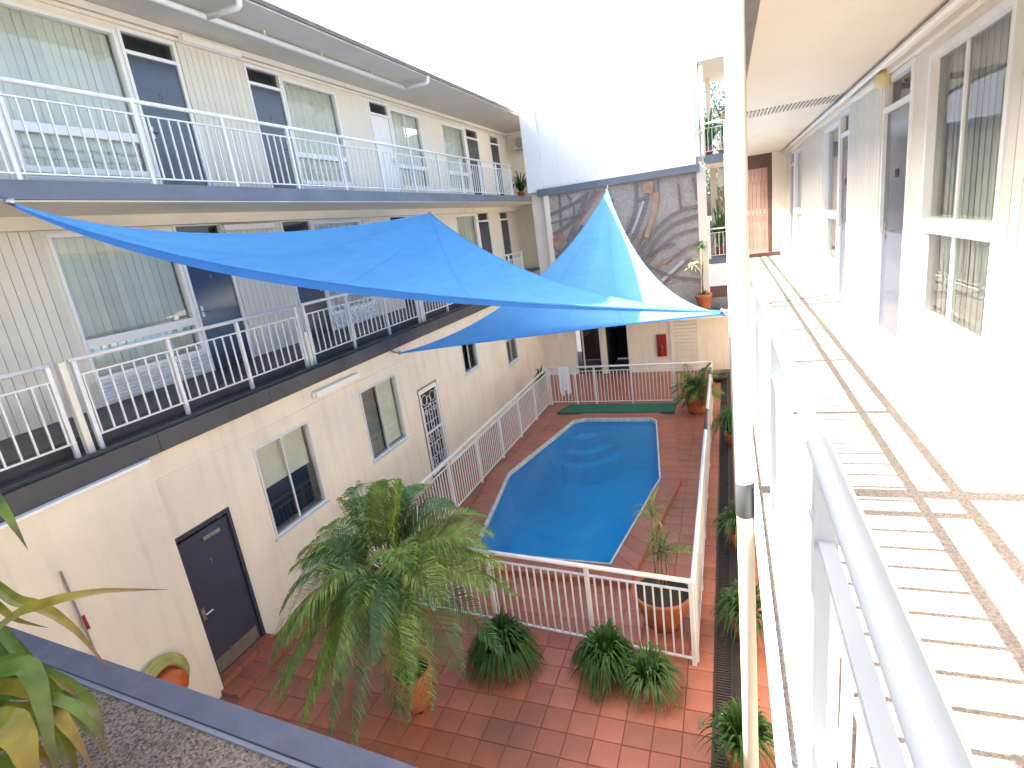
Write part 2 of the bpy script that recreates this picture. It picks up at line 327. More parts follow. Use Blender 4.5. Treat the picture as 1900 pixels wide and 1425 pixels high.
def window(par, x, n, y0, y1, z0, z1, bars=(), vbars=(), blind='slat', glass='glass', blindz=None, fm='white', fw=0.05, pitch=0.115, kind_label=None):
    f = MB()
    for (a, b, c, d) in ((y0, y0 + fw, z0, z1), (y1 - fw, y1, z0, z1), (y0 + fw, y1 - fw, z0, z0 + fw), (y0 + fw, y1 - fw, z1 - fw, z1)):
        f.box(X(x, n, -0.09), a, c, X(x, n, 0.012), b, d)
    for (a, b) in bars: f.box(X(x, n, -0.085), y0 + fw, a, X(x, n, 0.02), y1 - fw, b)
    for v in vbars: f.box(X(x, n, -0.065), v - 0.015, z0 + fw, X(x, n, -0.035), v + 0.015, z1 - fw)
    f.box(X(x, n, -0.02), y0 - 0.03, z0 - 0.035, X(x, n, 0.05), y1 + 0.03, z0 - 0.002)
    wo_ = obj('window', f, M[fm], par)
    zs = [z0 + fw] + [v for b in sorted(bars) for v in b] + [z1 - fw]; yv = [y0 + fw] + [v for q in sorted(vbars) for v in (q - 0.015, q + 0.015)] + [y1 - fw]
    for i in range(0, len(zs), 2):
        for j in range(0, len(yv), 2):
            obj('pane', pane_sheet(X(x, n, -0.05), n, yv[j], yv[j + 1], zs[i], zs[i + 1]), M[glass], wo_)
    bz = blindz or (z0 + 0.03, z1 - 0.03)
    if blind == 'slat':
        k = max(2, int((y1 - y0 - 0.1) / pitch)); me = boxmesh('blind_slat', 0.006, pitch * 1.10, bz[1] - bz[0], M['blind'])
        for i in range(k):
            inst('blind_slat', me, (X(x, n, -0.13), y0 + 0.06 + (i + 0.5) * (y1 - y0 - 0.12) / k, (bz[0] + bz[1]) / 2), wo_, (0, 0, n * (0.09 + random.uniform(-.05, .05))))
    elif blind == 'curtain':
        c = MB(); k = 60; pr = []
        for i in range(k + 1):
            t = i / k; pr.append((X(x, n, -0.15 + 0.025 * math.sin(t * 52) + 0.012 * math.sin(t * 21)), y0 + 0.06 + t * (y1 - y0 - 0.12)))
        for (a, b) in zip(pr, pr[1:]): c.quad((a[0], a[1], bz[0]), (b[0], b[1], bz[0]), (b[0], b[1], bz[1]), (a[0], a[1], bz[1]))
        obj('curtain', c, M['curtain'], wo_)
    elif blind == 'roller':
        obj('roller_blind', MB().box(X(x, n, -0.13), y0 + 0.06, bz[0], X(x, n, -0.12), y1 - 0.06, bz[1]), M['blind'], wo_)
    return wo_
def door(par, x, n, y0, y1, z0, z1, zt=None, num=None, nm='brass', fm='white', hinge=1, kick=False, white=False, hz=1.0, closer=False):
    f = MB(); ft = zt or z1 + 0.05
    f.box(X(x, n, -0.1), y0 - 0.05, z0, X(x, n, 0.018), y0, ft + 0.05); f.box(X(x, n, -0.1), y1, z0, X(x, n, 0.018), y1 + 0.05, ft + 0.05)
    f.box(X(x, n, -0.1), y0, ft, X(x, n, 0.018), y1, ft + 0.05)
    if zt: f.box(X(x, n, -0.1), y0, z1 + 0.003, X(x, n, 0.016), y1, z1 + 0.055)
    obj('door_frame', f, M[fm], par)
    d = obj('door', MB().box(X(x, n, -0.06), y0 + 0.006, z0 + 0.01, X(x, n, -0.015), y1 - 0.006, z1 - 0.003), M['white' if white else 'door'], par)
    hy = y1 - 0.09 if hinge > 0 else y0 + 0.09; px = X(x, n, 0.03)
    h = MB().tube([(X(x, n, -0.015), hy, z0 + hz), (px, hy, z0 + hz), (px, hy - hinge * 0.11, z0 + hz)], 0.011, 6).box(X(x, n, -0.015), hy - 0.025, z0 + hz - 0.09, X(x, n, -0.008), hy + 0.025, z0 + hz + 0.09)
    obj('handle', h, M['steel'], d)
    if num: text_part(num, 0.13, M[nm], d, (X(x, n, -0.010), (y0 + y1) / 2, z0 + 1.55), (math.pi / 2, 0, n * math.pi / 2))
    if kick: obj('kick_plate', MB().box(X(x, n, -0.014), y0 + 0.05, z0 + 0.03, X(x, n, -0.009), y1 - 0.05, z0 + 0.24), M['kick'], d)
    if closer: obj('door_closer', MB().box(X(x, n, -0.014), y0 + .36, z1 - 0.13, X(x, n, 0.04), y0 + 0.62, z1 - 0.08), M['steel'], d)
    if zt:
        t = obj('transom_window', pane_sheet(X(x, n, -0.05), n, y0, y1, z1 + 0.055, ft), M['glassdark'], par)
        obj('backing', MB().box(X(x, n, -0.2), y0, z1 + 0.05, X(x, n, -0.19), y1, ft), M['dark'], t)
    return d
def boards(par, x, n, y0, y1, z0, z1, pitch=0.125):
    k = max(1, round((y1 - y0) / pitch)); p = (y1 - y0) / k
    me = boxmesh('board', 0.022, p - 0.009, z1 - z0, M['board'])
    for i in range(k): inst('board', me, (X(x, n, 0.012), y0 + (i + .5) * p, (z0 + z1) / 2), par)
def railing(name, label, group, P0, P1, zt, z2, zb, zf, posts, pitch, rtop=0.026, sq=True, cat='railing', pw=0.045, bw=0.018, flat2=0.03, ballist=None, topmat='rail', brail='rail'):
    P0 = V(*P0, 0); P1 = V(*P1, 0); d = (P1 - P0); Ln = d.length; d.normalize(); a = math.atan2(d.y, d.x); nrm = V(-d.y, d.x, 0)
    r = thing(name, label, cat, (P0.x, P0.y, zf), group)
    def P(t, z): return P0 + d * t + V(0, 0, z)
    obj('top_rail', MB().tube([P(-0.02, zt - rtop), P(Ln + 0.02, zt - rtop)], rtop, 12), M[topmat], r, True)
    def bar(nm, z, h, wd):
        b = MB(); q = nrm * (wd / 2)
        c = [P(0, z - h / 2) - q, P(Ln, z - h / 2) - q, P(Ln, z - h / 2) + q, P(0, z - h / 2) + q]; n = 0
        up = V(0, 0, h); b.v = c + [p + up for p in c]
        for f in ((3, 2, 1, 0), (4, 5, 6, 7), (0, 1, 5, 4), (1, 2, 6, 5), (2, 3, 7, 6), (3, 0, 4, 7)): b.f.append(f); b.uv.append([(0, 0)] * 4)
        obj(nm, b, M[brail], r)
    bar('middle_rail', z2, 0.018, flat2); bar('bottom_rail', zb, 0.018, flat2)
    pm = boxmesh('post', pw, pw, zt - rtop * 1.2 - zf, M[brail])
    for t in posts: inst('post', pm, P(t, (zt - rtop * 1.2 + zf) / 2), r, (0, 0, a))
    bm = boxmesh('baluster', bw, bw, z2 - zb - 0.018, M['rail'])
    if ballist is None:
        k = int(Ln / pitch); ballist = [(i + .5) * Ln / k for i in range(k)]
    for t in ballist:
        if all(abs(t - q) > pw * 0.9 for q in posts): inst('baluster', bm, P(t, (z2 + zb) / 2), r, (0, 0, a))
    return r
GZ = -5.4
# ------------------------------------------------------------------ ground, tiles, pool
POOL = [(-4.30, 7.62), (-1.86, 7.62), (-1.40, 10.75), (-1.84, 14.15), (-2.02, 14.36), (-3.85, 14.36), (-4.12, 14.2), (-4.80, 10.78)]
def offset_poly(poly, d):
    out = []; n = len(poly)
    for i in range(n):
        p0, p1, p2 = V(*poly[i - 1], 0), V(*poly[i], 0), V(*poly[(i + 1) % n], 0)
        a = (p1 - p0).normalized(); b = (p2 - p1).normalized(); na = V(a.y, -a.x, 0); nb = V(b.y, -b.x, 0)
        m = (na + nb).normalized(); q = p1 + m * (d / max(0.5, m.dot(na))); out.append((q.x, q.y))
    return out
def inside(p, poly):
    c = False; n = len(poly)
    for i in range(n):
        (x1, y1), (x2, y2) = poly[i - 1], poly[i]
        if (y1 > p[1]) != (y2 > p[1]) and p[0] < (x2 - x1) * (p[1] - y1) / (y2 - y1) + x1: c = not c
    return c
COPE = offset_poly(POOL, 0.42)
import bmesh
def sheet_with_hole(name, outer, inner, z, m, parent=None, kind=None):
    bm = bmesh.new(); es = []
    for loop in (outer, inner):
        vs = [bm.verts.new((x, y, z)) for x, y in loop]
        for i in range(len(vs)): es.append(bm.edges.new((vs[i - 1], vs[i])))
    bmesh.ops.triangle_fill(bm, use_beauty=True, use_dissolve=False, edges=es, normal=(0, 0, 1))
    me = bpy.data.meshes.new(name); bm.to_mesh(me); bm.free(); me.materials.append(m)
    o = bpy.data.objects.new(name, me); C.objects.link(o); W[o.name] = V(0, 0, 0); 
    if kind: o['kind'] = kind
    return o
ground = sheet_with_hole('ground', [(-300, -300), (300, -300), (300, 300), (-300, 300)], offset_poly(POOL, 0.2), GZ - 0.06, M['ground'], kind='structure')
court = sheet_with_hole('courtyard', [(-6.6, 0.5), (1.5, 0.5), (1.5, 19.5), (-6.6, 19.5)], offset_poly(POOL, 0.2), GZ - 0.012, M['grout'], kind='structure')
# terracotta tiles, 0.305 m apart: the 300 that show largest are single parts
TP = 0.305
def tile_mesh(name, sx, sy, m):
    b = MB(); c = 0.006; h = 0.012; x, y = sx / 2, sy / 2
    lo = [(-x, -y), (x, -y), (x, y), (-x, y)]; hi = [(-x + c, -y + c), (x - c, -y + c), (x - c, y - c), (-x + c, y - c)]
    b.quad(*[(*p, h) for p in hi])
    for i in range(4):
        j = (i + 1) % 4; b.quad((*lo[i], h - c), (*lo[j], h - c), (*hi[j], h), (*hi[i], h)); b.quad((*lo[i], 0), (*lo[j], 0), (*lo[j], h - c), (*lo[i], h - c))
    me = b.mesh(name); me.materials.append(m); return me
tm = tile_mesh('tile', TP - 0.008, TP - 0.008, M['tile'])
cand = []
for i in range(-22, 0):
    for j in range(0, 62):
        x = -0.27 + (i + .5) * TP; y = 0.6 + (j + .5) * TP
        if x < -6.75 or inside((x, y), offset_poly(COPE, -0.26)): continue
        p = V(x, y, GZ); c = (p.dot(cr), p.dot(cd), p.dot(cf))
        if c[2] < 0.3: continue
        u, v = 950 + FPX * c[0] / c[2], 712 + FPX * c[1] / c[2]
        if not (-40 < u < 1940 and -40 < v < 1500): vis = 0
        else: vis = 1
        hid = (y < 3.6) or (x < -4.2 and y < 3.5)
        cand.append((vis and not hid, 1 / p.length ** 2, x, y))
cand.sort(key=lambda t: (-t[0], -t[1]))
for k, (vis, s, x, y) in enumerate(cand[:300]):
    inst('tile', tm, (x, y, GZ - 0.012 + random.uniform(-.0015, .0015)), court, (random.uniform(-.004, .004), random.uniform(-.004, .004), random.uniform(-.004, .004)))
rest = MB()
for vis, s, x, y in cand[300:]:
    h = TP / 2 - 0.004; rest.box(x - h, y - h, GZ - 0.012, x + h, y + h, GZ + random.uniform(-.001, .001))
rt = obj('tiles', rest, M['tile'], court, kind='stuff')
# right hand strip, paler joints
strip = obj('walkway_strip', MB().box(0.10, 0.5, GZ - 0.02, 1.5, 19.3, GZ - 0.006), M['lgrout'], kind='structure')
lm_ = tile_mesh('tile', 0.30, 0.30, M['ltile'])
for i in range(4):
    for j in range(60):
        y = 3.7 + j * TP
        if y < 19: inst('tile', lm_, (0.26 + i * TP, y, GZ - 0.008), strip)
# pool
pl = thing('swimming_pool', None, None, (0, 0, GZ), kind='structure')
b = MB(); zt_, zb_ = GZ + 0.10, GZ - 1.35
for i in range(len(POOL)):
    p, q = POOL[i - 1], POOL[i]; b.quad((*q, zt_), (*p, zt_), (*p, zb_), (*q, zb_))
b.f.append(tuple(range(len(b.v), len(b.v) + len(POOL)))); b.uv.append([(0, 0)] * len(POOL)); b.v += [V(x, y, zb_) for x, y in POOL]
obj('basin', b, M['pool'], pl)
st = MB()   # rounded bench steps in the far left corner
for r_, z_ in ((1.15, GZ - 0.85), (0.85, GZ - 0.60), (0.5, GZ - 0.32)):
    pts = [(-3.95, 14.30)]
    for k in range(13):
        a = math.radians(-118 + k * 9.9); pts.append((-3.95 + r_ * math.cos(a), 14.30 + r_ * math.sin(a)))
    st.prism(pts, zb_, z_)
obj('steps', st, M['pool'], pl)
rim = MB(); inn = offset_poly(POOL, -0.02); out_ = offset_poly(POOL, 0.016)
for i in range(len(POOL)):
    rim.quad((*inn[i - 1], zt_ + 0.008), (*out_[i - 1], zt_ + 0.008), (*out_[i], zt_ + 0.008), (*inn[i], zt_ + 0.008)); rim.quad((*inn[i - 1], zt_ - 0.10), (*inn[i - 1], zt_ + 0.008), (*inn[i], zt_ + 0.008), (*inn[i], zt_ - 0.10))
obj('waterline_rim', rim, M['poolrim'], pl)
outp = COPE; inp = offset_poly(POOL, 0.016)
for i in range(len(POOL)):
    a0, a1, b0, b1 = [V(*q, 0) for q in (inp[i - 1], inp[i], outp[i - 1], outp[i])]
    k = max(1, round((a1 - a0).length / 0.31))
    for t in range(k):
        g = 0.012; t0, t1 = (t + g) / k, (t + 1 - g) / k
        q = [a0.lerp(a1, t0), b0.lerp(b1, t0), b0.lerp(b1, t1), a0.lerp(a1, t1)]
        obj('coping_tile', MB().prism([(p.x, p.y) for p in q], GZ - 0.01, zt_), M['cope'], pl)
wt = MB(); wt.f.append(tuple(range(len(POOL)))); wt.uv.append([(0, 0)] * len(POOL)); wt.v = [V(x, y, GZ + 0.01) for x, y in offset_poly(POOL, -0.02)]
obj('pool_water', wt, M['water'], loc=(0, 0, GZ), kind='structure')
# drain
dr = thing('drain_channel', 'long black slotted drain channel along the right edge of the red tiles', 'drain', (-0.18, 4, GZ))
obj('channel', MB().box(-0.265, 1.0, GZ - 0.05, 0.10, 19.0, GZ - 0.02), M['black'], dr)
obj('frame', MB().box(-0.268, 1, GZ - 0.02, -0.245, 19, GZ + 0.006).box(-0.085, 1, GZ - 0.02, -0.06, 19, GZ + 0.006), M['drain'], dr)
bars_ = MB(); y = 9.0
while y < 19: bars_.box(-0.245, y, GZ - 0.02, -0.085, y + 0.014, GZ + 0.003); y += 0.04
obj('grate_bars', bars_, M['drain'], dr, kind='stuff')
gb = boxmesh('grate_bar', 0.16, 0.014, 0.02, M['drain'])
for k in range(140): inst('grate_bar', gb, (-0.165, 3.4 + k * 0.04, GZ - 0.006), dr)
obj('garden_strip', MB().box(-0.06, 1, GZ - 0.04, 0.10, 19, GZ - 0.004), M['soil'], dr)
# ------------------------------------------------------------------ left wing
LW = thing('left_wing', 'long cream three storey motel wing with two railed balconies and charcoal doors along the left', 'building', (-8.2, 10, GZ))
XB = -8.2; ZU = 1.2; ZM = -1.6
UP = [('w', 4.9, 6.72), ('d', 6.80, 7.66, '18', -1), ('d', 9.19, 10.01, '8', 1), ('c', 10.08, 11.82), ('s', 13.16, 13.98), ('w2', 14.08, 15.72), ('w', 17.1, 18.78), ('d', 18.92, 19.9, None, -1), ('d', 21.1, 21.95, None, 1)]
for ZF in (ZU, ZM):
    ops = []
    for e in UP:
        if e[0] in 'dsd': ops.append((e[1] - 0.05, e[2] + 0.05, ZF, ZF + 2.43))
        else: ops.append((e[1], e[2], ZF + 0.36, ZF + 2.36))
    top = 3.82 if ZF > 0 else 0.975
    obj('wall', holes(MB(), 'x', XB - 0.22, XB, -3, 23.2, ZF, top, ops), M['cream2'], LW)
    for e in UP:
        if e[0] == 'd': door(LW, XB, 1, e[1], e[2], ZF, ZF + 2.08, ZF + 2.38, (e[3] if ZF > 0 else ('6' if e[3] == '18' else e[3] and '5')), hinge=e[4])
        elif e[0] == 's':
            d_ = door(LW, XB, 1, e[1], e[2], ZF, ZF + 2.08, ZF + 2.38, None, white=ZF > 0, hinge=1)
        elif e[0] == 'c': window(LW, XB, 1, e[1], e[2], ZF + 0.36, ZF + 2.36, bars=((ZF + 0.86, ZF + 0.96),), blind='curtain')
        elif e[0] == 'w2': window(LW, XB, 1, e[1], e[2], ZF + 0.36, ZF + 2.36, bars=((ZF + 0.86, ZF + 0.96),), vbars=((e[1] + e[2]) / 2,), blind='curtain')
        else: window(LW, XB, 1, e[1], e[2], ZF + 0.36, ZF + 2.36, bars=((ZF + 0.82, ZF + 0.94),), blind='slat')
        if e[0] in ('w', 'c') and e[1] < 12:
            lv = obj('louvre_panel', MB().box(XB + 0.002, e[1], ZF + 0.02, XB + 0.02, e[2], ZF + 0.33), M['white'], LW)
            sm_ = boxmesh('slat', 0.03, e[2] - e[1] - 0.04, 0.03, M['white'])
            for k in range(6): inst('slat', sm_, (XB + 0.03, (e[1] + e[2]) / 2, ZF + 0.055 + k * 0.05), lv, (0, 0.6, 0))
    boards(LW, XB, 1, 1.0, 4.84, ZF + 0.005, ZF + 2.44); boards(LW, XB, 1, 7.74, 9.12, ZF + 0.005, ZF + 2.44)
    if ZF < 0: boards(LW, XB, 1, 11.9, 13.08, ZF + 0.005, ZF + 2.44)
    obj('moulding', MB().box(XB + 0.002, -3, ZF + 2.45, XB + 0.045, 23, ZF + 2.50).box(XB + 0.002, -3, top - 0.10, XB + 0.07, 23, top - 0.003), M['cream2'], LW)
    obj('room_back', MB().box(XB - 1.1, -3, ZF, XB - 1.0, 23.2, top).box(XB - 1.0, -3, ZF - 0.01, XB - 0.22, 23.2, ZF + 0.01), M['dark'], LW)
obj('end_wall', MB().box(-8.2, 23.0, ZM, -5.9, 23.2, 3.82), M['cream2'], LW)
obj('balcony_slab', MB().box(-9.4, -3, 0.985, -6.76, 23, 1.18), M['slab'], LW)
obj('balcony_soffit', MB().box(-8.2, -3, 0.965, -6.79, 23, 0.982).box(-8.2, -3, 0.80, -8.0, 23, 0.962), M['cream2'], LW)
obj('walk_floor', MB().box(-9.4, -3, -1.86, -6.98, 23, -1.60), M['char'], LW)
# gutter ledge and fascia over the ground floor, in sheets with seams
gy = -3.0
while gy < 19.3:
    g1 = min(gy + 1.83, 19.3)
    obj('gutter_sheet', MB().box(-6.97, gy + 0.004, -1.80, -6.47, g1 - 0.004, -1.78).box(-6.475, gy + 0.004, -2.00, -6.445, g1 - 0.004, -1.765).box(-6.60, gy + 0.004, -1.775, -6.56, g1 - 0.004, -1.735), M['char'], LW); gy += 1.83
obj('ledge_underside', MB().box(-6.97, -3, -2.02, -6.48, 19.3, -1.99), M['cream'], LW)
gops = [(4.12, 5.02, GZ, -3.20), (5.67, 6.88, -4.03, -2.55), (8.33, 9.62, -3.97, -2.52), (10.37, 11.2, GZ, -3.2), (12.82, 13.72, -3.48, -2.52), (15.9, 16.86, -4.07, -2.9)]
obj('ground_wall', holes(MB(), 'x', -6.80, -6.55, 4.1, 19.45, GZ, -2.0, gops), M['cream'], LW)
obj('front_wall', MB().box(-6.80, -2, GZ, -6.40, 4.1, -2.03), M['cream'], LW)
obj('wall_capping', MB().box(-6.55, -2, -2.03, -6.36, 4.10, -2.0), M['white'], LW)
obj('wall_band', MB().box(-6.55, 4.1, -2.36, -6.535, 19.3, -2.33), M['cream'], LW)
obj('ground_rooms', MB().box(-7.5, 3, GZ, -7.4, 19, -2.0), M['dark'], LW)
door(LW, -6.55, 1, 4.17, 4.98, -5.26, -3.24, None, '7', fm='door', hinge=-1, kick=True, closer=True, hz=0.95)
stp = obj('door_step', MB().box(-6.80, 4.12, GZ, -6.42, 5.05, -5.26).box(-6.42, 4.05, GZ, -6.12, 5.15, -5.335), M['grout'], LW)
for k in range(3):
    a = 4.12 + k * 0.31; obj('step_tile', MB().box(-6.42, a + .006, -5.33, -6.408, a + .304, -5.262).box(-6.72, a + .006, -5.262, -6.405, a + .304, -5.252), M['cope'], stp)
for k in range(4):
    a = 4.05 + k * 0.275; obj('step_tile', MB().box(-6.405, a + .006, -5.337, -6.108, a + .27, -5.327).box(-6.12, a + .006, GZ, -6.108, a + .27, -5.337), M['cope'], stp)
window(LW, -6.55, 1, 5.67, 6.88, -4.03, -2.55, vbars=(6.27,), blind='roller', blindz=(-3.28, -2.58), fm='alu', fw=0.04)
wB = window(LW, -6.55, 1, 8.33, 9.62, -3.97, -2.52, vbars=(8.95,), blind=None, fm='alu', fw=0.04)
obj('curtain_panel', MB().box(-6.68, 9.0, -3.92, -6.67, 9.58, -2.56), M['curtain'], wB); obj('grey_screen', MB().box(-6.68, 8.37, -3.92, -6.67, 8.93, -2.56), M['grey'], wB)
window(LW, -6.55, 1, 12.82, 13.72, -3.48, -2.52, vbars=(13.27,), blind=None, fm='alu', fw=0.04)
window(LW, -6.55, 1, 15.9, 16.86, -4.07, -2.9, vbars=(16.38,), blind='roller', blindz=(-3.4, -2.95), fm='alu', fw=0.04)
# white security screen door with scroll work
sd = obj('security_door', MB().box(-6.58, 10.37, -5.25, -6.53, 10.42, -3.2).box(-6.58, 11.15, -5.25, -6.53, 11.2, -3.2).box(-6.58, 10.42, -3.27, -6.53, 11.15, -3.2).box(-6.58, 10.42, -5.25, -6.53, 11.15, -5.12).box(-6.575, 10.42, -4.26, -6.535, 11.15, -4.21), M['white'], LW)
obj('screen_mesh', MB().box(-6.62, 10.40, -5.2, -6.61, 11.17, -3.22), M['black'], sd)
sc_ = MB()
for k in range(6): 
    yy = 10.42 + (k + .5) * 0.73 / 6
    for (za, zb2) in ((-5.12, -4.26), (-4.21, -3.62)): sc_.tube([(-6.56, yy, za), (-6.56, yy, zb2)], 0.008, 5)
def ring(mb, x, y, z, r, w_=0.008):
    mb.tube([(x, y + r * math.cos(t * math.pi / 6), z + r * math.sin(t * math.pi / 6)) for t in range(12)], w_, 5, closed=True)
for yy, zz, r in ((10.60, -3.45, .12), (10.97, -3.45, .12), (10.785, -3.50, .10), (10.6, -3.75, .06), (10.97, -3.75, .06), (10.785, -4.1, .07), (10.6, -4.4, .08), (10.97, -4.4, .08), (10.785, -4.7, .11), (10.6, -4.98, .09), (10.97, -4.98, .09), (10.785, -3.80, .07)): ring(sc_, -6.56, yy, zz, r)
for zz in (-3.62, -4.0, -4.55, -4.85): sc_.tube([(-6.56, 10.42, zz), (-6.56, 11.15, zz)], 0.008, 5)
obj('scroll_grille', sc_, M['white'], sd)
obj('door_surround', MB().box(-6.56, 10.33, GZ, -6.54, 10.368, -3.17).box(-6.56, 11.202, GZ, -6.54, 11.24, -3.17).box(-6.56, 10.33, -3.17, -6.54, 11.24, -3.13), M['grey'], LW)
obj('unseen_shade_landing', MB().box(-6.5, -3, 0.99, -2.75, 1.38, 1.2), M['slab'], LW)  # unseen slab, added to keep the sun off the near canopy
# roof
obj('eaves_soffit', MB().box(-8.42, -3, 3.825, -6.58, 22.9, 3.85), M['soffit'], LW)
obj('roof', MB().box(-13, -3, 3.852, -6.545, 20.5, 3.925).box(-13, -3.0, 3.925, -6.85, 20.4, 3.99), M['roof'], LW)
obj('roof_end', MB().box(-13, 20.5, 3.852, -6.0, 23.2, 3.97), M['bwhite'], LW)
obj('outer_block', MB().box(-13, -3, GZ, -9.4, 23.2, 3.84), M['cream'], LW)
dp = MB().tube([(-7.2, -3, 3.70), (-7.2, 13.3, 3.70)], 0.045, 10)
for yy in (7.5, 13.3): dp.tube([(-7.2, yy, 3.70), (-6.62, yy + .05, 3.70), (-6.58, yy + .05, 3.72), (-6.56, yy + .05, 3.84)], 0.045, 10)
obj('drain_pipe', dp, M['pvc'], LW, True)
for yy in (6.2, 8.7, 10.2, 11.9): obj('pipe_hanger', MB().box(-7.21, yy, 3.74, -7.19, yy + 0.03, 3.824), M['pvc'], LW)
# balcony railings of the left wing
XR = -6.8
ps = [4.0, 5.52, 6.88, 8.23, 9.58, 10.93, 12.3, 13.65, 15.0, 16.35, 17.7, 18.95]
railing('balcony_railing', 'white railing running the whole upper balcony of the left wing', 'railings of the left wing balconies', (XR, -1.0), (XR, 19.15), 2.19, 2.01, 1.25, 0.99, [p + 1.0 for p in [1.2, 2.6] + ps], 0.147)
for (a, bb, pp, lab) in ((-1.0, 3.66, [1.2, 2.45, 3.63], 'short white railing at the left frame edge on the middle balcony, nearest the camera'),
                     (3.88, 7.47, [3.9, 5.06, 6.2, 7.45], 'white middle balcony railing in front of the striped louvre panel and first charcoal door'),
                     (7.63, 11.43, [7.65, 8.85, 10.1, 11.41], 'white middle balcony railing section passing below the large blue sail'),
                     (11.62, 19.15, [11.65, 12.9, 14.1, 15.3, 16.5, 17.8, 19.1], 'farthest white middle balcony railing, mostly behind the blue sail')):
    railing('balcony_railing', lab, 'railings of the left wing balconies', (XR, a), (XR, bb), -0.70, -0.90, -1.61, -1.78, [q - a for q in pp], 0.147)
vp = MB()
for i, yy in enumerate((3.77, 7.55, 11.53, 15.3)):
    o = obj('balcony_post', MB().box(XR - 0.035, yy - 0.035, -1.78, XR + 0.035, yy + 0.035, -1.18 if i else -0.72), M['cream2'], LW)
# wall lights
def batten(name, label, x, n, y, z, L_, group):
    t = thing(name, label, 'light fitting', (x, y, z), group)
    obj('base', MB().box(x, y - L_ / 2, z - 0.05, X(x, n, 0.03), y + L_ / 2, z + 0.05), M['white'], t)
    obj('diffuser', MB().box(X(x, n, 0.03), y - L_ / 2 + 0.02, z - 0.045, X(x, n, 0.09), y + L_ / 2 - 0.02, z + 0.045), M['light'], t)
g_ = 'batten lights on the walls'
batten('wall_light', 'long white batten light on the cream ground floor wall above the second window', -6.53, 1, 7.72, -2.19, 1.25, g_)
batten('wall_light', 'slim cream batten light under the upper balcony, just above the blue sail', -8.15, 1, 8.25, 0.72, 1.25, g_)
batten('wall_light', 'pale batten light high on the upper wall between the two charcoal doors', -8.15, 1, 8.4, 3.70, 1.25, g_)
# ------------------------------------------------------------------ end block
EB = thing('end_block', 'tall plain white block closing the courtyard above a grey mural wall', 'building', (-3, 19.4, GZ))
YE = 19.3
obj('tower_wall', MB().box(-5.76, YE, 1.26, -0.80, YE + 3, 9.5), M['bwhite'], EB)
obj('wall_return', MB().box(-0.80, YE + 0.12, 1.47, -0.66, YE + 3, 9.5), M['bwhite'], EB)
obj('pier', MB().box(-6.32, YE - 0.06, 1.19, -5.77, YE + 0.5, 3.80), M['bwhite'], EB)
obj('beam', MB().box(-5.98, YE - 0.14, 1.03, -0.70, YE + 0.3, 1.25), M['slab'], EB)
mp_ = obj('mural_panel', MB().box(-5.62, YE, -3.27, -0.79, YE + 0.2, 1.028), M['mural'], EB)
def mural_stroke(pts, wd, m, zz=0.0):
    P = [at_y(900 + x / 3.958, 180 + y / 3.958, YE) for x, y in pts]
    # smooth
    q = []
    for i in range(len(P) - 1):
        p0, p1, p2, p3 = P[max(i - 1, 0)], P[i], P[i + 1], P[min(i + 2, len(P) - 1)]
        for t in (0, .25, .5, .75):
            q.append(0.5 * ((2 * p1) + (p2 - p0) * t + (2 * p0 - 5 * p1 + 4 * p2 - p3) * t * t + (3 * p1 - p0 - 3 * p2 + p3) * t ** 3))
    q.append(P[-1]); b = MB(); h = 0.018 + zz; n0 = 0
    L_ = []
    for i, p in enumerate(q):
        d = (q[min(i + 1, len(q) - 1)] - q[max(i - 1, 0)]); d.y = 0; d.normalize(); s = V(-d.z, 0, d.x) * (wd * .62); L_.append((p + s, p - s))
    for (a, b_), (c, d) in zip(L_, L_[1:]):
        o = V(0, -h, 0); b.quad(a + o, c + o, d + o, b_ + o); b.quad(a, c, c + o, a + o); b.quad(b_ + o, d + o, d, b_)
    obj('mural_stroke', b, m, mp_)
G_, O_, P_, R_ = M['mgrey'], M['morange'], M['mpale'], M['mred']
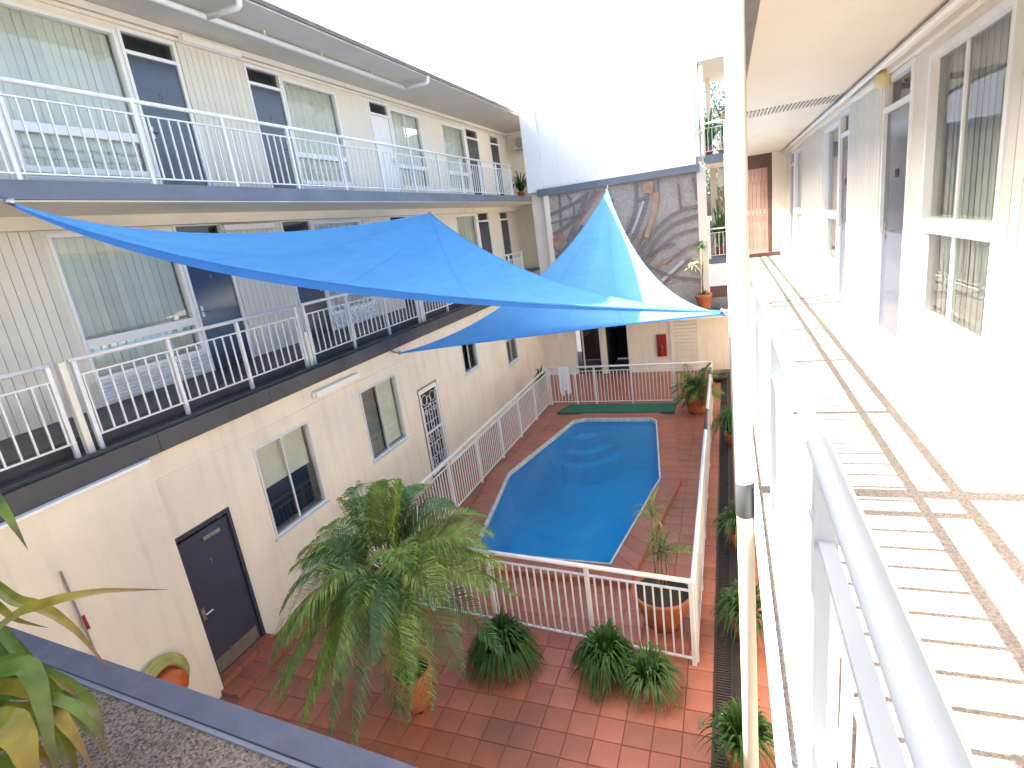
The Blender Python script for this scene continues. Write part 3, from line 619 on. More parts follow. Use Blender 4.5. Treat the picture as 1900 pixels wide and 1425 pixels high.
for k, (pts, wd, m) in enumerate((
 ([(545, 720), (552, 850), (562, 1010)], .07, G_), ([(468, 872), (600, 810), (705, 755), (765, 700)], .10, G_), ([(600, 715), (650, 800), (655, 960), (640, 1110)], .06, G_),
 ([(820, 690), (720, 830), (600, 950), (505, 1010)], .12, G_), ([(760, 695), (690, 850), (640, 980), (600, 1060)], .09, G_), ([(850, 690), (740, 840), (660, 950)], .07, R_), ([(700, 705), (640, 770)], .06, P_),
 ([(1110, 630), (1112, 770), (1085, 900), (1040, 1010)], .09, G_), ([(1195, 700), (1175, 800), (1110, 990), (1045, 1095)], .11, G_), ([(1165, 760), (1120, 900), (1080, 1000)], .06, P_),
 ([(1272, 610), (1268, 780), (1210, 950), (1150, 1060), (1090, 1150)], .05, G_), ([(935, 750), (960, 890), (1020, 1020), (1060, 1110)], .06, G_), ([(1235, 620), (1245, 760), (1200, 930), (1130, 1060)], .05, G_),
 ([(1565, 800), (1420, 840), (1280, 950), (1180, 1080), (1110, 1200)], .09, G_), ([(1565, 870), (1400, 930), (1290, 1020), (1190, 1150), (1140, 1230)], .10, G_), ([(1560, 965), (1400, 1020), (1290, 1110), (1200, 1220)], .08, G_),
 ([(1420, 640), (1430, 740), (1440, 840)], .05, G_), ([(1480, 1130), (1360, 1190), (1250, 1255)], .09, R_), ([(1520, 1190), (1380, 1290), (1270, 1420)], .12, G_), ([(1460, 1200), (1340, 1310), (1230, 1420)], .08, P_), ([(1150, 1210), (1300, 1290), (1440, 1330), (1600, 1345)], .07, G_),
 ([(1530, 590), (1545, 680), (1560, 760)], .06, G_), ([(1200, 620), (1198, 660), (1192, 705)], .26, O_), ([(1258, 700), (1250, 800), (1225, 900), (1185, 1030)], .13, O_), ([(1150, 1010), (1110, 1110), (1085, 1150)], .08, R_),
 ([(575, 1010), (540, 1060), (505, 1100)], .30, R_), ([(520, 1180), (640, 1060), (720, 940)], .08, G_), ([(480, 930), (640, 880), (740, 840)], .05, G_), ([(1600, 1060), (1480, 1110), (1330, 1230)], .05, G_), ([(1065, 1020), (1050, 1080)], .10, O_),
 ([(490, 1080), (560, 1150), (600, 1120)], .06, G_), ([(1110, 760), (1170, 740)], .06, G_), ([(1200, 1170), (1270, 1120), (1400, 1080)], .05, G_))):
    mural_stroke(pts, wd, m, 0.0015 * k)
for q in ((-5.78, YE - 0.08, -3.27, -5.62, YE + 0.2, 1.028), (-0.79, YE - 0.05, -3.27, -0.53, YE + 0.3, 1.21)): obj('edge_column', MB().box(*q), M['cream2'], EB)
obj('shade_pier', MB().box(-6.3, YE + 0.2, -1.85, -5.80, YE + 0.6, 1.18), M['cream2'], EB)
obj('ledge', MB().box(-6.52, 18.85, -3.52, 1.48, YE, -3.30), M['cream2'], EB); obj('ledge_top', MB().box(-6.52, 18.83, -3.298, 1.48, YE - 0.002, -3.27), M['slab'], EB)
eops = [(-5.25, -4.28, GZ, -3.55), (-4.12, -3.34, GZ, -3.62)]
obj('lobby_wall', holes(MB(), 'y', 19.36, 19.56, -6.6, 1.48, GZ, -3.3, eops), M['cream'], EB)
obj('lobby_dark', MB().box(-5.6, 21.6, GZ, -3.0, 21.7, -3.4).box(-5.6, 19.57, -3.5, -3.0, 21.6, -3.4).box(-4.26, 19.57, GZ, -4.14, 21.6, -3.4).box(-3.3, 19.57, GZ, -3.2, 21.6, -3.4), M['dark'], EB)
gd = obj('glass_door', MB().box(-5.25, 19.38, GZ, -5.2, 19.43, -3.55).box(-4.34, 19.38, GZ, -4.28, 19.43, -3.55).box(-5.2, 19.38, -3.6, -4.34, 19.43, -3.55).box(-4.98, 19.385, GZ, -4.93, 19.425, -3.6), M['alu'], EB)
obj('pane', MB().quad((-5.2, 19.40, GZ), (-4.98, 19.40, GZ), (-4.98, 19.40, -3.6), (-5.2, 19.40, -3.6)).quad((-4.93, 19.40, GZ), (-4.34, 19.40, GZ), (-4.34, 19.40, -3.6), (-4.93, 19.40, -3.6)), M['glassdark'], gd)
lv = obj('louvre_door', MB().box(-1.86, 19.31, GZ, -1.76, 19.36, -3.45).box(-0.98, 19.31, GZ, -0.86, 19.36, -3.45).box(-1.76, 19.31, -3.53, -0.98, 19.36, -3.45).box(-1.76, 19.345, GZ, -0.98, 19.36, -3.53), M['cream2'], EB)
sm_ = boxmesh('slat', 0.78, 0.02, 0.105, M['cream2'])
for k in range(15): inst('slat', sm_, (-1.37, 19.322, GZ + 0.10 + k * 0.122), lv, (0.30, 0, 0))
obj('notice_plate', MB().box(-5.85, 19.345, -3.98, -5.67, 19.36, -3.80), M['bwhite'], EB)
# balconies on the right of the block
obj('balcony_floor', MB().box(-0.52, YE - 0.05, 1.22, 1.5, 22, 1.46), M['slab'], EB)
obj('balcony_ceiling', MB().box(-0.52, YE, 1.19, 1.5, 22, 1.218), M['ceil'], EB)
obj('lower_balcony', MB().box(-0.52, YE, -1.84, 1.5, 22, -1.69), M['slab'], EB)
obj('parapet', MB().box(-0.50, YE - 0.03, -2.56, 1.48, YE + 0.1, -1.85), M['bwhite'], EB)
obj('brown_beam', MB().box(-0.52, YE + 0.05, -2.92, 1.48, YE + 0.3, -2.57), M['brown'], EB)
obj('base_wall', MB().box(-0.53, YE + 0.02, -3.27, 1.48, YE + 0.25, -2.93), M['grey'], EB)
obj('balcony_roof', MB().box(-0.64, YE - 0.2, 4.05, 1.5, 22.5, 4.36), M['bwhite'], EB); obj('roof_ceiling', MB().box(-0.62, YE - 0.05, 4.0, 1.5, 22.4, 4.048), M['ceil'], EB)
for q in ((-0.62, YE + 0.02, 1.46, -0.50, YE + 0.14, 4.0), (-0.50, 21.7, 1.46, -0.35, 21.85, 4.0), (-0.45, 21.7, -1.69, -0.25, 21.9, 1.19)): obj('balcony_column', MB().box(*q), M['cream2'], EB)
obj('back_parapet', MB().box(-0.52, 21.9, -1.69, 1.5, 22.0, -0.55), M['pink'], EB)
obj('awning', MB().box(-0.2, 21.95, 0.55, 1.5, 22.05, 1.15), M['bwhite'], EB)
railing('balcony_railing', 'short white railing on the upper balcony right of the tall white block', 'railings of the end block', (-0.60, YE - 0.03), (1.45, YE - 0.03), 2.38, 2.22, 1.56, 1.47, [0.03, 1.1, 2.02], 0.12)
railing('balcony_railing', 'short white railing on the lower balcony right of the mural', 'railings of the end block', (-0.50, YE + 0.03), (1.45, YE + 0.03), -0.73, -0.88, -1.58, -1.685, [0.03, 1.0, 1.92], 0.12)
# ------------------------------------------------------------------ right wing
RW = thing('right_wing', 'sunlit right wing with upper walkway, ribbed cream panels, grey doors and tall blind windows', 'building', (1.5, 8, GZ))
XW = 1.5; ZR = -1.5
rd = [(6.05, 6.90, '10'), (8.66, 9.22, '9'), (14.9, 15.7, None)]
rw = [(4.18, 5.62, 'slat'), (9.34, 10.62, 'curtain'), (13.4, 14.75, 'slat'), (1.0, 2.0, 'slat')]
ops = [(a - .05, b_ + .05, ZR, ZR + 2.44) for a, b_, _ in rd] + [(a, b_, ZR + 0.34, ZR + 2.38) for a, b_, _ in rw]
obj('wall', holes(MB(), 'x', XW, XW + 0.22, -3, 18.5, ZR - 0.02, 1.10, ops), M['cream2'], RW)
for a, b_, n_ in rd: door(RW, XW, -1, a, b_, ZR, ZR + 2.12, ZR + 2.39, n_, nm='brown2', hinge=1)
for a, b_, k in rw: window(RW, XW, -1, a, b_, ZR + 0.34, ZR + 2.38, bars=((ZR + 1.06, ZR + 1.17),), vbars=((a + b_) / 2 + 0.1,) if k == 'slat' else (), blind=k, pitch=0.1)
boards(RW, XW, -1, 6.98, 8.58, ZR + 0.12, ZR + 2.44, 0.13); boards(RW, XW, -1, 2.1, 4.12, ZR + 0.14, ZR + 2.44, 0.125); boards(RW, XW, -1, 10.7, 13.3, ZR + 0.12, ZR + 2.44, 0.14); boards(RW, XW, -1, 15.8, 16.4, ZR + .12, ZR + 2.44, 0.14)
obj('skirting', MB().box(XW - 0.045, -3, ZR, XW - 0.002, 3.95, ZR + 0.13), M['peach'], RW)
obj('head_moulding', MB().box(XW - 0.06, -3, ZR + 2.45, XW - 0.002, 18.4, ZR + 2.50), M['cream2'], RW)
obj('room_back', MB().box(XW + 1.0, -3, ZR, XW + 1.1, 18.5, 1.1), M['dark'], RW)
obj('walkway_floor', MB().box(0.13, -3, -1.70, XW, 18.4, ZR), M['walk'], RW)
obj('walkway_edge', MB().box(0.105, -3, -1.74, 0.128, 18.4, ZR + 0.02), M['white'], RW)
obj('walkway_underside', MB().box(0.13, -3, -1.73, XW, 18.4, -1.702), M['cream2'], RW)
obj('ground_wall', MB().box(XW, -3, GZ, XW + 0.2, 19.3, -1.74), M['cream'], RW)
obj('ceiling', MB().box(0.215, -3, 1.05, XW, 18.4, 1.09), M['ceil'], RW)
obj('shade_beam_tie', MB().box(-1.288, -2.9, 0.95, 0.128, -2.78, 1.17), M['cream2'], RW)  # unseen tie, added to hold up the shading beam
obj('unseen_shade_beam', MB().box(-1.43, -3, 0.80, -1.29, 1.45, 1.17), M['cream2'], RW)  # unseen beam, added and sized only to shade the near handrail
obj('roof', MB().box(0.14, -3, 1.092, 6, 18.5, 1.30), M['roof'], RW)
obj('gutter', MB().box(0.13, -3, 1.03, 0.212, 18.4, 1.088), M['roof'], RW)
obj('ceiling_pipe', MB().tube([(1.36, 1.5, 1.0), (1.36, 16.4, 1.0)], 0.028, 10).tube([(1.40, 6.8, 0.95), (1.40, 16.4, 0.95)], 0.012, 6), M['pvc'], RW, True)
obj('cornice', MB().box(XW - 0.10, 1.5, 1.0, XW - 0.002, 18.3, 1.048), M['cream2'], RW)
vm = boxmesh('vent_slat', 0.014, 0.55, 0.012, M['vent'])
for k in range(26): inst('vent_slat', vm, (0.30 + k * 0.045, 8.48, 1.042), RW)
obj('back_mass', MB().box(XW + 1.1, -3, GZ, 8, 18.5, 1.09), M['cream'], RW)
# far end of the walkway: brown framed opening with pinkish boards beyond
obj('end_frame', MB().box(0.2, 16.4, 0.72, 1.14, 16.55, 1.05).box(1.04, 16.4, ZR, 1.14, 16.55, 0.72), M['brown'], RW)
obj('end_panel', MB().box(1.142, 16.38, ZR, XW, 16.56, 1.05), M['cream2'], RW)
obj('end_step', MB().box(0.2, 16.3, ZR, 1.32, 17.6, ZR + 0.10), M['brown'], RW)
bm_ = boxmesh('board', 0.09, 0.03, 2.3, M['pink'])
for k in range(11): inst('board', bm_, (0.18 + k * 0.1, 17.6, -0.3), RW)
wl_ = thing('bulkhead_light', 'small round yellowed bulkhead light under the right wing ceiling', 'light fitting', (1.42, 7.0, 0.95))
obj('diffuser', MB().lathe((1.43, 6.75, 0.90), [(0.03, 0.10), (0.07, 0.06), (0.08, 0.02), (0.06, -0.04), (0.02, -0.055)], 14), mat('aged_diffuser', (0.72, 0.60, 0.36), 0.4, 0.05, 4), wl_, True)
obj('tube_light', MB().box(1.40, 6.9, 0.93, 1.47, 8.1, 0.985), M['light'], wl_)
# walkway railing (handrail d 45 mm)
XH = 0.2005
wr_ = railing('walkway_railing', 'white tubular handrail and balusters along the right walkway, right in front of the camera', None, (XH, -0.6), (XH, 16.3), -0.578, -0.80, -1.40, -1.60, [p + 0.6 for p in (0.0, 1.33, 2.75, 4.15, 5.55, 6.95, 8.35, 9.75, 11.15, 12.55, 13.95, 15.35)], 0.1415, rtop=0.022, pw=0.05, bw=0.019, flat2=0.034, topmat='rail', brail='hrail')
obj('sleeve', MB().tube([(XH, -0.58, -0.60), (XH, 1.44, -0.60), (XH, 1.456, -0.60), (XH, 1.464, -0.60)], [0.0285, 0.0285, 0.025, 0.014], 20), M['hrail'], wr_, True)
# veranda posts
for i, (yy, lab) in enumerate(((2.95, 'tall cream post with a grey band rising past the walkway railing to the roof'), (8.6, 'second cream veranda post, hidden behind the nearer one'), (14.2, 'third cream veranda post far along the walkway'))):
    t = thing('veranda_post', lab, 'post', (0.045, yy, GZ), 'veranda posts of the right wing')
    obj('shaft', MB().lathe((0.06, yy, 0), [(0.044, GZ), (0.044, 1.04)], 24), M['cream2'], t, True)
    if i == 0: obj('grey_band', MB().lathe((0.06, yy, 0), [(0.0442, -1.66), (0.0475, -1.655), (0.0475, -1.46), (0.0442, -1.455)], 24), M['char'], t, True)
# ------------------------------------------------------------------ near canopy with blue edge
NC = thing('canopy_slab', 'pebble finished concrete canopy top with a blue painted edge at bottom left', 'canopy', (-3, 0.5, -1.6))
e0, e1 = (-6.38, 1.42), (0.08, 0.985)
obj('slab', MB().prism([(-6.38, -3), (0.08, -3), (0.08, e1[1] - 0.10), (-6.38, e0[1] - 0.10)], -1.75, -1.515), M['agg'], NC)
obj('edge_beam', MB().prism([(-6.38, e0[1] - 0.095), (0.08, e1[1] - 0.095), e1, e0], -1.80, -1.50), M['blue'], NC)
obj('paint_drips', MB().prism([(-6.3, e0[1] - 0.118), (0.06, e1[1] - 0.112), (0.06, e1[1] - 0.097), (-6.3, e0[1] - 0.097)], -1.5149, -1.508), M['slab'], NC)
# ------------------------------------------------------------------ sails
def sail(label, A, B, Cc, mAB, mBC, mCA, hemedge, sag, seed):
    A, B, Cc, mAB, mBC, mCA = map(V, (A, B, Cc, mAB, mBC, mCA))
    t = thing('shade_sail', label, 'shade sail', A, 'blue shade sails')
    dAB, dBC, dCA = mAB - (A + B) / 2, mBC - (B + Cc) / 2, mCA - (Cc + A) / 2
    nr = (B - A).cross(Cc - A).normalized()
    if nr.z < 0: nr = -nr
    N = 56; b = MB(); idx = {}; rng = random.Random(seed)
    ph = [rng.uniform(0, 6.28) for _ in range(6)]
    def P(u, v, w_):
        p = A * u + B * v + Cc * w_ + dAB * (4 * u * v) + dBC * (4 * v * w_) + dCA * (4 * w_ * u)
        k = 27 * u * v * w_
        p = p - V(0, 0, sag) * k
        for c, (a, x, y) in enumerate(((u, v, w_), (v, w_, u), (w_, u, v))):   # radial tension folds out of every corner
            if a < 0.995:
                th = x / (x + y); p = p + nr * (0.030 * math.sin(th * 17 + ph[c]) * max(0, a - 0.12) * (1 - a) * 4 * min(1, 12 * x) * min(1, 12 * y))
        return p
    for i in range(N + 1):
        for j in range(N + 1 - i):
            u, v = i / N, j / N; idx[i, j] = len(b.v); b.v.append(P(u, v, 1 - u - v))
    for i in range(N):
        for j in range(N - i):
            b.f.append((idx[i, j], idx[i + 1, j], idx[i, j + 1])); b.uv.append([(0, 0)] * 3)
            if j < N - i - 1: b.f.append((idx[i + 1, j], idx[i + 1, j + 1], idx[i, j + 1])); b.uv.append([(0, 0)] * 3)
    obj('cloth', b, M['sail'], t, True)
    edges = [[P(1 - s / 40, s / 40, 0) for s in range(41)], [P(0, 1 - s / 40, s / 40) for s in range(41)], [P(s / 40, 0, 1 - s / 40) for s in range(41)]]
    for k, e in enumerate(edges): obj('edge_cable', MB().tube(e, 0.014, 6), M['sail'], t, True)
    for c in (0.3, 0.55, 0.78):
        e = [P(c * (1 - q / 40), (1 - c) * (1 - q / 40), q / 40) for q in range(41)]
        obj('seam', MB().tube(e, 0.007, 5), M['sail'], t, True)
    for k in (A, B, Cc): obj('corner_plate', MB().tube([k, k * 0.985 + (A + B + Cc) / 3 * 0.015], [0.03, 0.045], 8), M['steel'], t, True)
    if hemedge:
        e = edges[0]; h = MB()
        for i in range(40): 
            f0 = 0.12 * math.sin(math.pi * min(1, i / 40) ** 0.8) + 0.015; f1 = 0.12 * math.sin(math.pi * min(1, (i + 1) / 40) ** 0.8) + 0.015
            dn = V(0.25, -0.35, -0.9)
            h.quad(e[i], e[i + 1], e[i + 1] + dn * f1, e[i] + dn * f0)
        obj('hem_flap', h, M['hem_shade'], t, True)
    return t
A1, D1, RR = V(-6.66, 3.72, 0.955), V(-6.78, 12.75, 0.70), V(-0.03, 8.52, -1.515)
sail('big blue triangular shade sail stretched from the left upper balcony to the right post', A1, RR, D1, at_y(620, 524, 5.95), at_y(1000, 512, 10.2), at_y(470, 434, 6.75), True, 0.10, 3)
Q2, P2 = V(-3.56, 19.12, 0.88), V(-6.46, 9.75, -2.13)
sail('second blue shade sail with its peak in front of the mural, behind the first', P2, RR + V(0, 0, -0.03), Q2, at_y(1040, 616, 9.0), at_y(1196, 492, 12.9), at_y(985, 528, 13.3), False, 0.15, 8)
for lab, p, q in (('steel cable tying the big sail to the upper balcony edge', A1, (-6.75, 3.3, 1.06)), ('steel cable tying the sails to the right post', RR, (0.03, 8.6, -1.50)), ('steel cable from the sail peak to the blue grey beam', Q2, (-3.55, 19.17, 1.06)), ('steel cable from the low sail corner to the charcoal gutter', P2, (-6.47, 9.3, -1.9))):
    tag(obj('sail_cable', MB().tube([p, q], 0.012, 6).tube([V(p) * .8 + V(q) * .2, V(p) * .6 + V(q) * .4], 0.022, 8), M['steel'], loc=p), lab, 'cable', 'cables of the shade sails')
# ------------------------------------------------------------------ pool fences
FX0, FX1, FY0, FY1 = -5.32, -0.47, 5.86, 15.9
zt2, z22, zb2_, zf2 = GZ + 1.22, GZ + 1.06, GZ + 0.09, GZ
gf = 'pool fence panels'
def posts(L_, k): return [0.02 + i * (L_ - 0.04) / k for i in range(k + 1)]
railing('pool_fence', 'white pool fence panel nearest the camera, behind the clumps of strap leaves', gf, (FX0, FY0 + 0.38), (FX1, FY0), zt2, z22, zb2_, zf2, [0.02, 1.0, 2.1, 3.55 , 4.84], 0.104, rtop=0.03, cat='fence', pw=0.05, bw=0.019)
railing('pool_fence', 'long white pool fence panel along the left wall side of the pool', gf, (FX0 - 0.02, FY0 + 0.45), (FX0 + 0.02, FY1), zt2, z22, zb2_, zf2, posts(FY1 - FY0 - .45, 7), 0.104, rtop=0.03, cat='fence', pw=0.045, bw=0.017)
railing('pool_fence', 'white pool fence panel at the far end, a towel hanging on it', gf, (FX0 + 0.06, FY1), (FX1, FY1), zt2, z22, zb2_, zf2, [0.02, 0.85, 1.45, 2.55, 3.75, 4.77], 0.104, rtop=0.03, cat='fence', pw=0.045, bw=0.017)
rf = railing('pool_fence', 'white pool fence panel on the right, green tape wound on its top rail', gf, (FX1, FY0 + 0.05), (FX1, FY1 - 0.05), zt2, z22, zb2_, zf2, posts(FY1 - FY0 - .1, 7), 0.104, rtop=0.03, cat='fence', pw=0.05, bw=0.019)
obj('green_wrap', MB().tube([(FX1, 14.6, zt2 - .03), (FX1, 15.25, zt2 - .03)], 0.036, 12), M['gtape'], rf, True)
obj('dark_wrap', MB().tube([(FX1, 10.7, zt2 - .03), (FX1, 11.9, zt2 - .03)], 0.036, 12), M['char'], rf, True)
tw = MB(); k = 24
for i in range(k):
    for j in range(6):
        def q(i, j):
            t = i / k; u = -4.93 + 0.36 * t; s = j / 6; dx = 0.02 * math.sin(t * 20) * s
            return (u + dx * .4, FY1 - 0.035 - 0.012 * s - dx, zt2 + 0.005 - s * (0.80 + 0.05 * math.sin(t * 9) + (0.10 if int(t * 5) % 2 else 0)))
        tw.quad(q(i, j), q(i + 1, j), q(i + 1, j + 1), q(i, j + 1))
for i in range(k): tw.quad((-4.93 + .36 * i / k, FY1 - .035, zt2 + .005), (-4.93 + .36 * (i + 1) / k, FY1 - .035, zt2 + .005), (-4.93 + .36 * (i + 1) / k, FY1 + .04, zt2 + .002), (-4.93 + .36 * i / k, FY1 + .04, zt2 + .002))
tag(obj('towel', tw, M['towel'], loc=(-4.75, FY1, zt2), smooth=True), 'white towel hung over the far pool fence', 'towel')
mt = obj('pool_mat', MB().prism([(-4.84, 14.98), (-1.46, 14.98), (-1.46, 15.74), (-4.62, 15.74)], GZ, GZ + 0.06), M['green'], loc=(-3, 15.3, GZ)); tag(mt, 'long dark green mat lying on the tiles at the far end of the pool', 'mat')
# ------------------------------------------------------------------ small items
fx = thing('fire_hose_cabinet', 'red fire extinguisher cabinet on the far cream wall beside the louvred door', 'fire cabinet', (-2.16, 19.34, -4.5))
obj('case', MB().box(-2.32, 19.26, -4.83, -2.00, 19.355, -4.06), M['red'], fx); obj('door', MB().box(-2.295, 19.245, -4.79, -2.025, 19.258, -4.10), M['red'], fx)
obj('extinguisher', MB().lathe((-2.17, 19.20, -4.78), [(0.05, 0), (0.055, 0.02), (0.055, 0.30), (0.03, 0.36), (0.015, 0.38)], 12), M['red'], fx, True)
hs = thing('garden_hose', 'round yellow green coil with an orange core against the left wall', 'hose', (-6.28, 3.42, -4.5))
for k, r in enumerate((0.30, 0.27, 0.24)): obj('coil', MB().tube([(-6.32 + .03 * k, 3.40 + r * math.cos(a * math.pi / 16), -4.56 + r * math.sin(a * math.pi / 16)) for a in range(32)], 0.034, 8, closed=True), M['lime'], hs, True)
obj('reel_core', MB().tube([(-6.39, 3.44, -4.64), (-6.22, 3.44, -4.64)], [0.21, 0.19], 24), M['orange'], hs, True)
br = thing('leaning_pole', 'thin grey pole with a red grip leaning against the left cream wall', 'pole', (-6.33, 3.0, -4.4))
obj('shaft', MB().tube([(-6.385, 2.9, -2.70), (-6.30, 2.92, -5.38)], 0.011, 8), M['grey'], br); obj('grip', MB().tube([(-6.372, 2.93, -3.26), (-6.365, 2.935, -3.42)], 0.017, 8), M['red'], br)
def acunit(lab, x, y, z):
    t = thing('air_conditioner', lab, 'air conditioner', (x, y, z), 'air conditioner boxes under the eaves')
    obj('case', MB().box(x - 0.3, y - 0.3, z - 0.22, x + 0.3, y, z + 0.22), M['soffit'], t); obj('fan_grille', MB().tube([(x, y - 0.30, z), (x, y - 0.325, z)], 0.18, 20), M['grey'], t)
    gm = boxmesh('grille_bar', 0.34, 0.01, 0.012, M['alu'])
    for k in range(5): inst('grille_bar', gm, (x, y - 0.332, z - 0.12 + k * 0.06), t)
acunit('grey air conditioner box high on the end wall of the upper balcony', -7.55, 22.95, 3.35)
acunit('brown air conditioner box at the far end of the middle balcony', -6.6, 22.9, 0.45)
tag(obj('leaf_scrap', MB().tube([(-0.20, 5.15, GZ + .012), (-0.17, 5.2, GZ + .02), (-0.13, 5.2, GZ + .016)], [.008, .016, .004], 6), M['bwhite'], loc=(-.17, 5.18, GZ)), 'small curled white scrap lying on the drain grate', 'scrap')
tag(obj('fallen_leaf', MB().tri((-0.42, 4.95, GZ + .01), (-0.37, 4.95, GZ + .01), (-0.36, 5.12, GZ + .016)).tri((-0.42, 4.95, GZ + .01), (-0.36, 5.12, GZ + .016), (-0.405, 5.1, GZ + .012)), M['trunk'], loc=(-.4, 5, GZ)), 'dry brown leaf lying on the tiles beside the drain', 'leaf')
bw_ = thing('plant_bowl', 'dark round bowl on the ground behind the far right pot', 'bowl', (-0.32, 18.0, GZ)); obj('bowl', MB().lathe((-0.32, 18.0, GZ), [(0.14, 0), (0.24, 0.10), (0.26, 0.22), (0.23, 0.22), (0.2, 0.18)], 18), M['black'], bw_, True)
cv = MB().tube([at_x(1540, 540, 1.47) * 1, (1.47, 9.75, -1.485), (0.45, 9.0, -1.488), (0.30, 8.6, -1.49)], 0.008, 5)
tag(obj('cable', MB().tube([(1.478, 9.28, -0.9), (1.478, 9.28, -1.40), (1.46, 9.25, -1.492), (0.6, 8.9, -1.492), (0.33, 8.5, -1.492), (0.31, 8.0, -1.492)], 0.008, 5), M['grey'], loc=(1.4, 9.2, -1.49)), 'thin grey cable crossing the sunlit walkway floor', 'cable')
# ------------------------------------------------------------------ plants
def bez(p0, p1, p2, t): return p0 * ((1 - t) ** 2) + p1 * (2 * t * (1 - t)) + p2 * (t * t)
def blade(mb, p0, p1, p2, wd, n=6, fold=0.25, tipw=0.02, belly=0.5):
    pts = [bez(p0, p1, p2, i / n) for i in range(n + 1)]; L_ = []
    for i, p in enumerate(pts):
        t = i / n; d = (pts[min(i + 1, n)] - pts[max(i - 1, 0)]).normalized()
        s = d.cross(V(0, 0, 1)); s = s.normalized() if s.length > 1e-3 else V(1, 0, 0); u = s.cross(d)
        k = wd / 2 * max(tipw, (0.55 + 0.45 * math.sin(math.pi * min(1, t / (2 * belly)))) * (1 - t ** 3.0)); L_.append((p + s * k + u * (k * fold), p, p - s * k + u * (k * fold), t))
    for a, b_ in zip(L_, L_[1:]):
        mb.quad(a[0], b_[0], b_[1], a[1], [(0, a[3]), (0, b_[3]), (.5, b_[3]), (.5, a[3])]); mb.quad(a[1], b_[1], b_[2], a[2], [(.5, a[3]), (.5, b_[3]), (1, b_[3]), (1, a[3])])
def frond(par, name, base, az, el, L_, droop, m, nl=44, ll=0.34, rs=0.008, curl=0.35, rng=random, spread=1.0):
    h = V(math.cos(az), math.sin(az), 0)
    p0 = V(base); d = h * math.cos(el) + V(0, 0, math.sin(el)); p1 = p0 + d * (L_ * 0.55); p2 = p0 + d * L_ * 0.9 + h * (L_ * 0.12 * droop) - V(0, 0, droop * L_ * 0.62)
    b = MB(); pts = [bez(p0, p1, p2, i / 12) for i in range(13)]
    b.tube(pts, [rs * (1.25 - i / 12) for i in range(13)], 5)
    for k in range(nl):
        t = 0.16 + 0.84 * (k + rng.random() * .4) / nl; p = bez(p0, p1, p2, t); d = (bez(p0, p1, p2, min(1, t + .02)) - bez(p0, p1, p2, t - .02)).normalized()
        s = d.cross(V(0, 0, 1)); s = s.normalized() if s.length > .05 else V(-h.y, h.x, 0); u = s.cross(d).normalized()
        lng = ll * (math.sin(math.pi * min(1, 0.22 + t * 0.80)) ** 0.7) * rng.uniform(.85, 1.1)
        for sg in (1, -1):
            dirn = (s * sg * spread + d * (0.35 + 0.7 * t) + u * (0.28 + rng.uniform(-.12, .12))).normalized()
            q1 = p + dirn * lng * 0.55; q2 = p + dirn * lng * 0.95 - V(0, 0, lng * curl * rng.uniform(.5, 1.3))
            ww = 0.0085 * rng.uniform(.8, 1.2); n_ = dirn.cross(V(0, 0, 1)); n_ = n_.normalized() if n_.length > .05 else d
            n_ = (n_ * 0.7 + d * 0.5).normalized()
            b.quad(p - n_ * ww * .5, q1 - n_ * ww, q1 + n_ * ww, p + n_ * ww * .5, [(0, t * .8), (0, t), (0, t), (0, t * .8)]); b.tri(q1 - n_ * ww, q2, q1 + n_ * ww, [(0, t), (0, 1), (0, t)])
    return obj(name, b, m, par)
PB = V(-3.66, 4.52, GZ)
pp_ = thing('potted_palm', 'large feathery palm in an orange terracotta pot in the foreground courtyard', 'palm', PB)
obj('pot', MB().lathe(PB, [(0.13, 0.03), (0.17, 0.05), (0.21, 0.25), (0.235, 0.45), (0.25, 0.50), (0.25, 0.56), (0.215, 0.56), (0.205, 0.50)], 26), M['terra'], pp_, True)
for k in range(3):
    a = k * 2.1 - 0.8; obj('pot_foot', MB().lathe(PB + V(.11 * math.cos(a), .11 * math.sin(a), 0), [(0.035, 0), (0.04, 0.035)], 8), M['black'], pp_)
obj('soil', MB().lathe(PB, [(0.208, 0.49), (0.208, 0.515)], 20), M['soil'], pp_)
rg = random.Random(5)
stm = MB()
for k in range(6):
    a = k * 1.05; stm.tube([PB + V(.07 * math.cos(a), .07 * math.sin(a), .50), PB + V(.09 * math.cos(a), .09 * math.sin(a), 1.15), PB + V(.12 * math.cos(a), .12 * math.sin(a), 1.80)], [.032, .026, .018], 7)
obj('stem', stm, M['stem'], pp_, True)
top = PB + V(0, 0, 1.88)
R_deg = math.radians
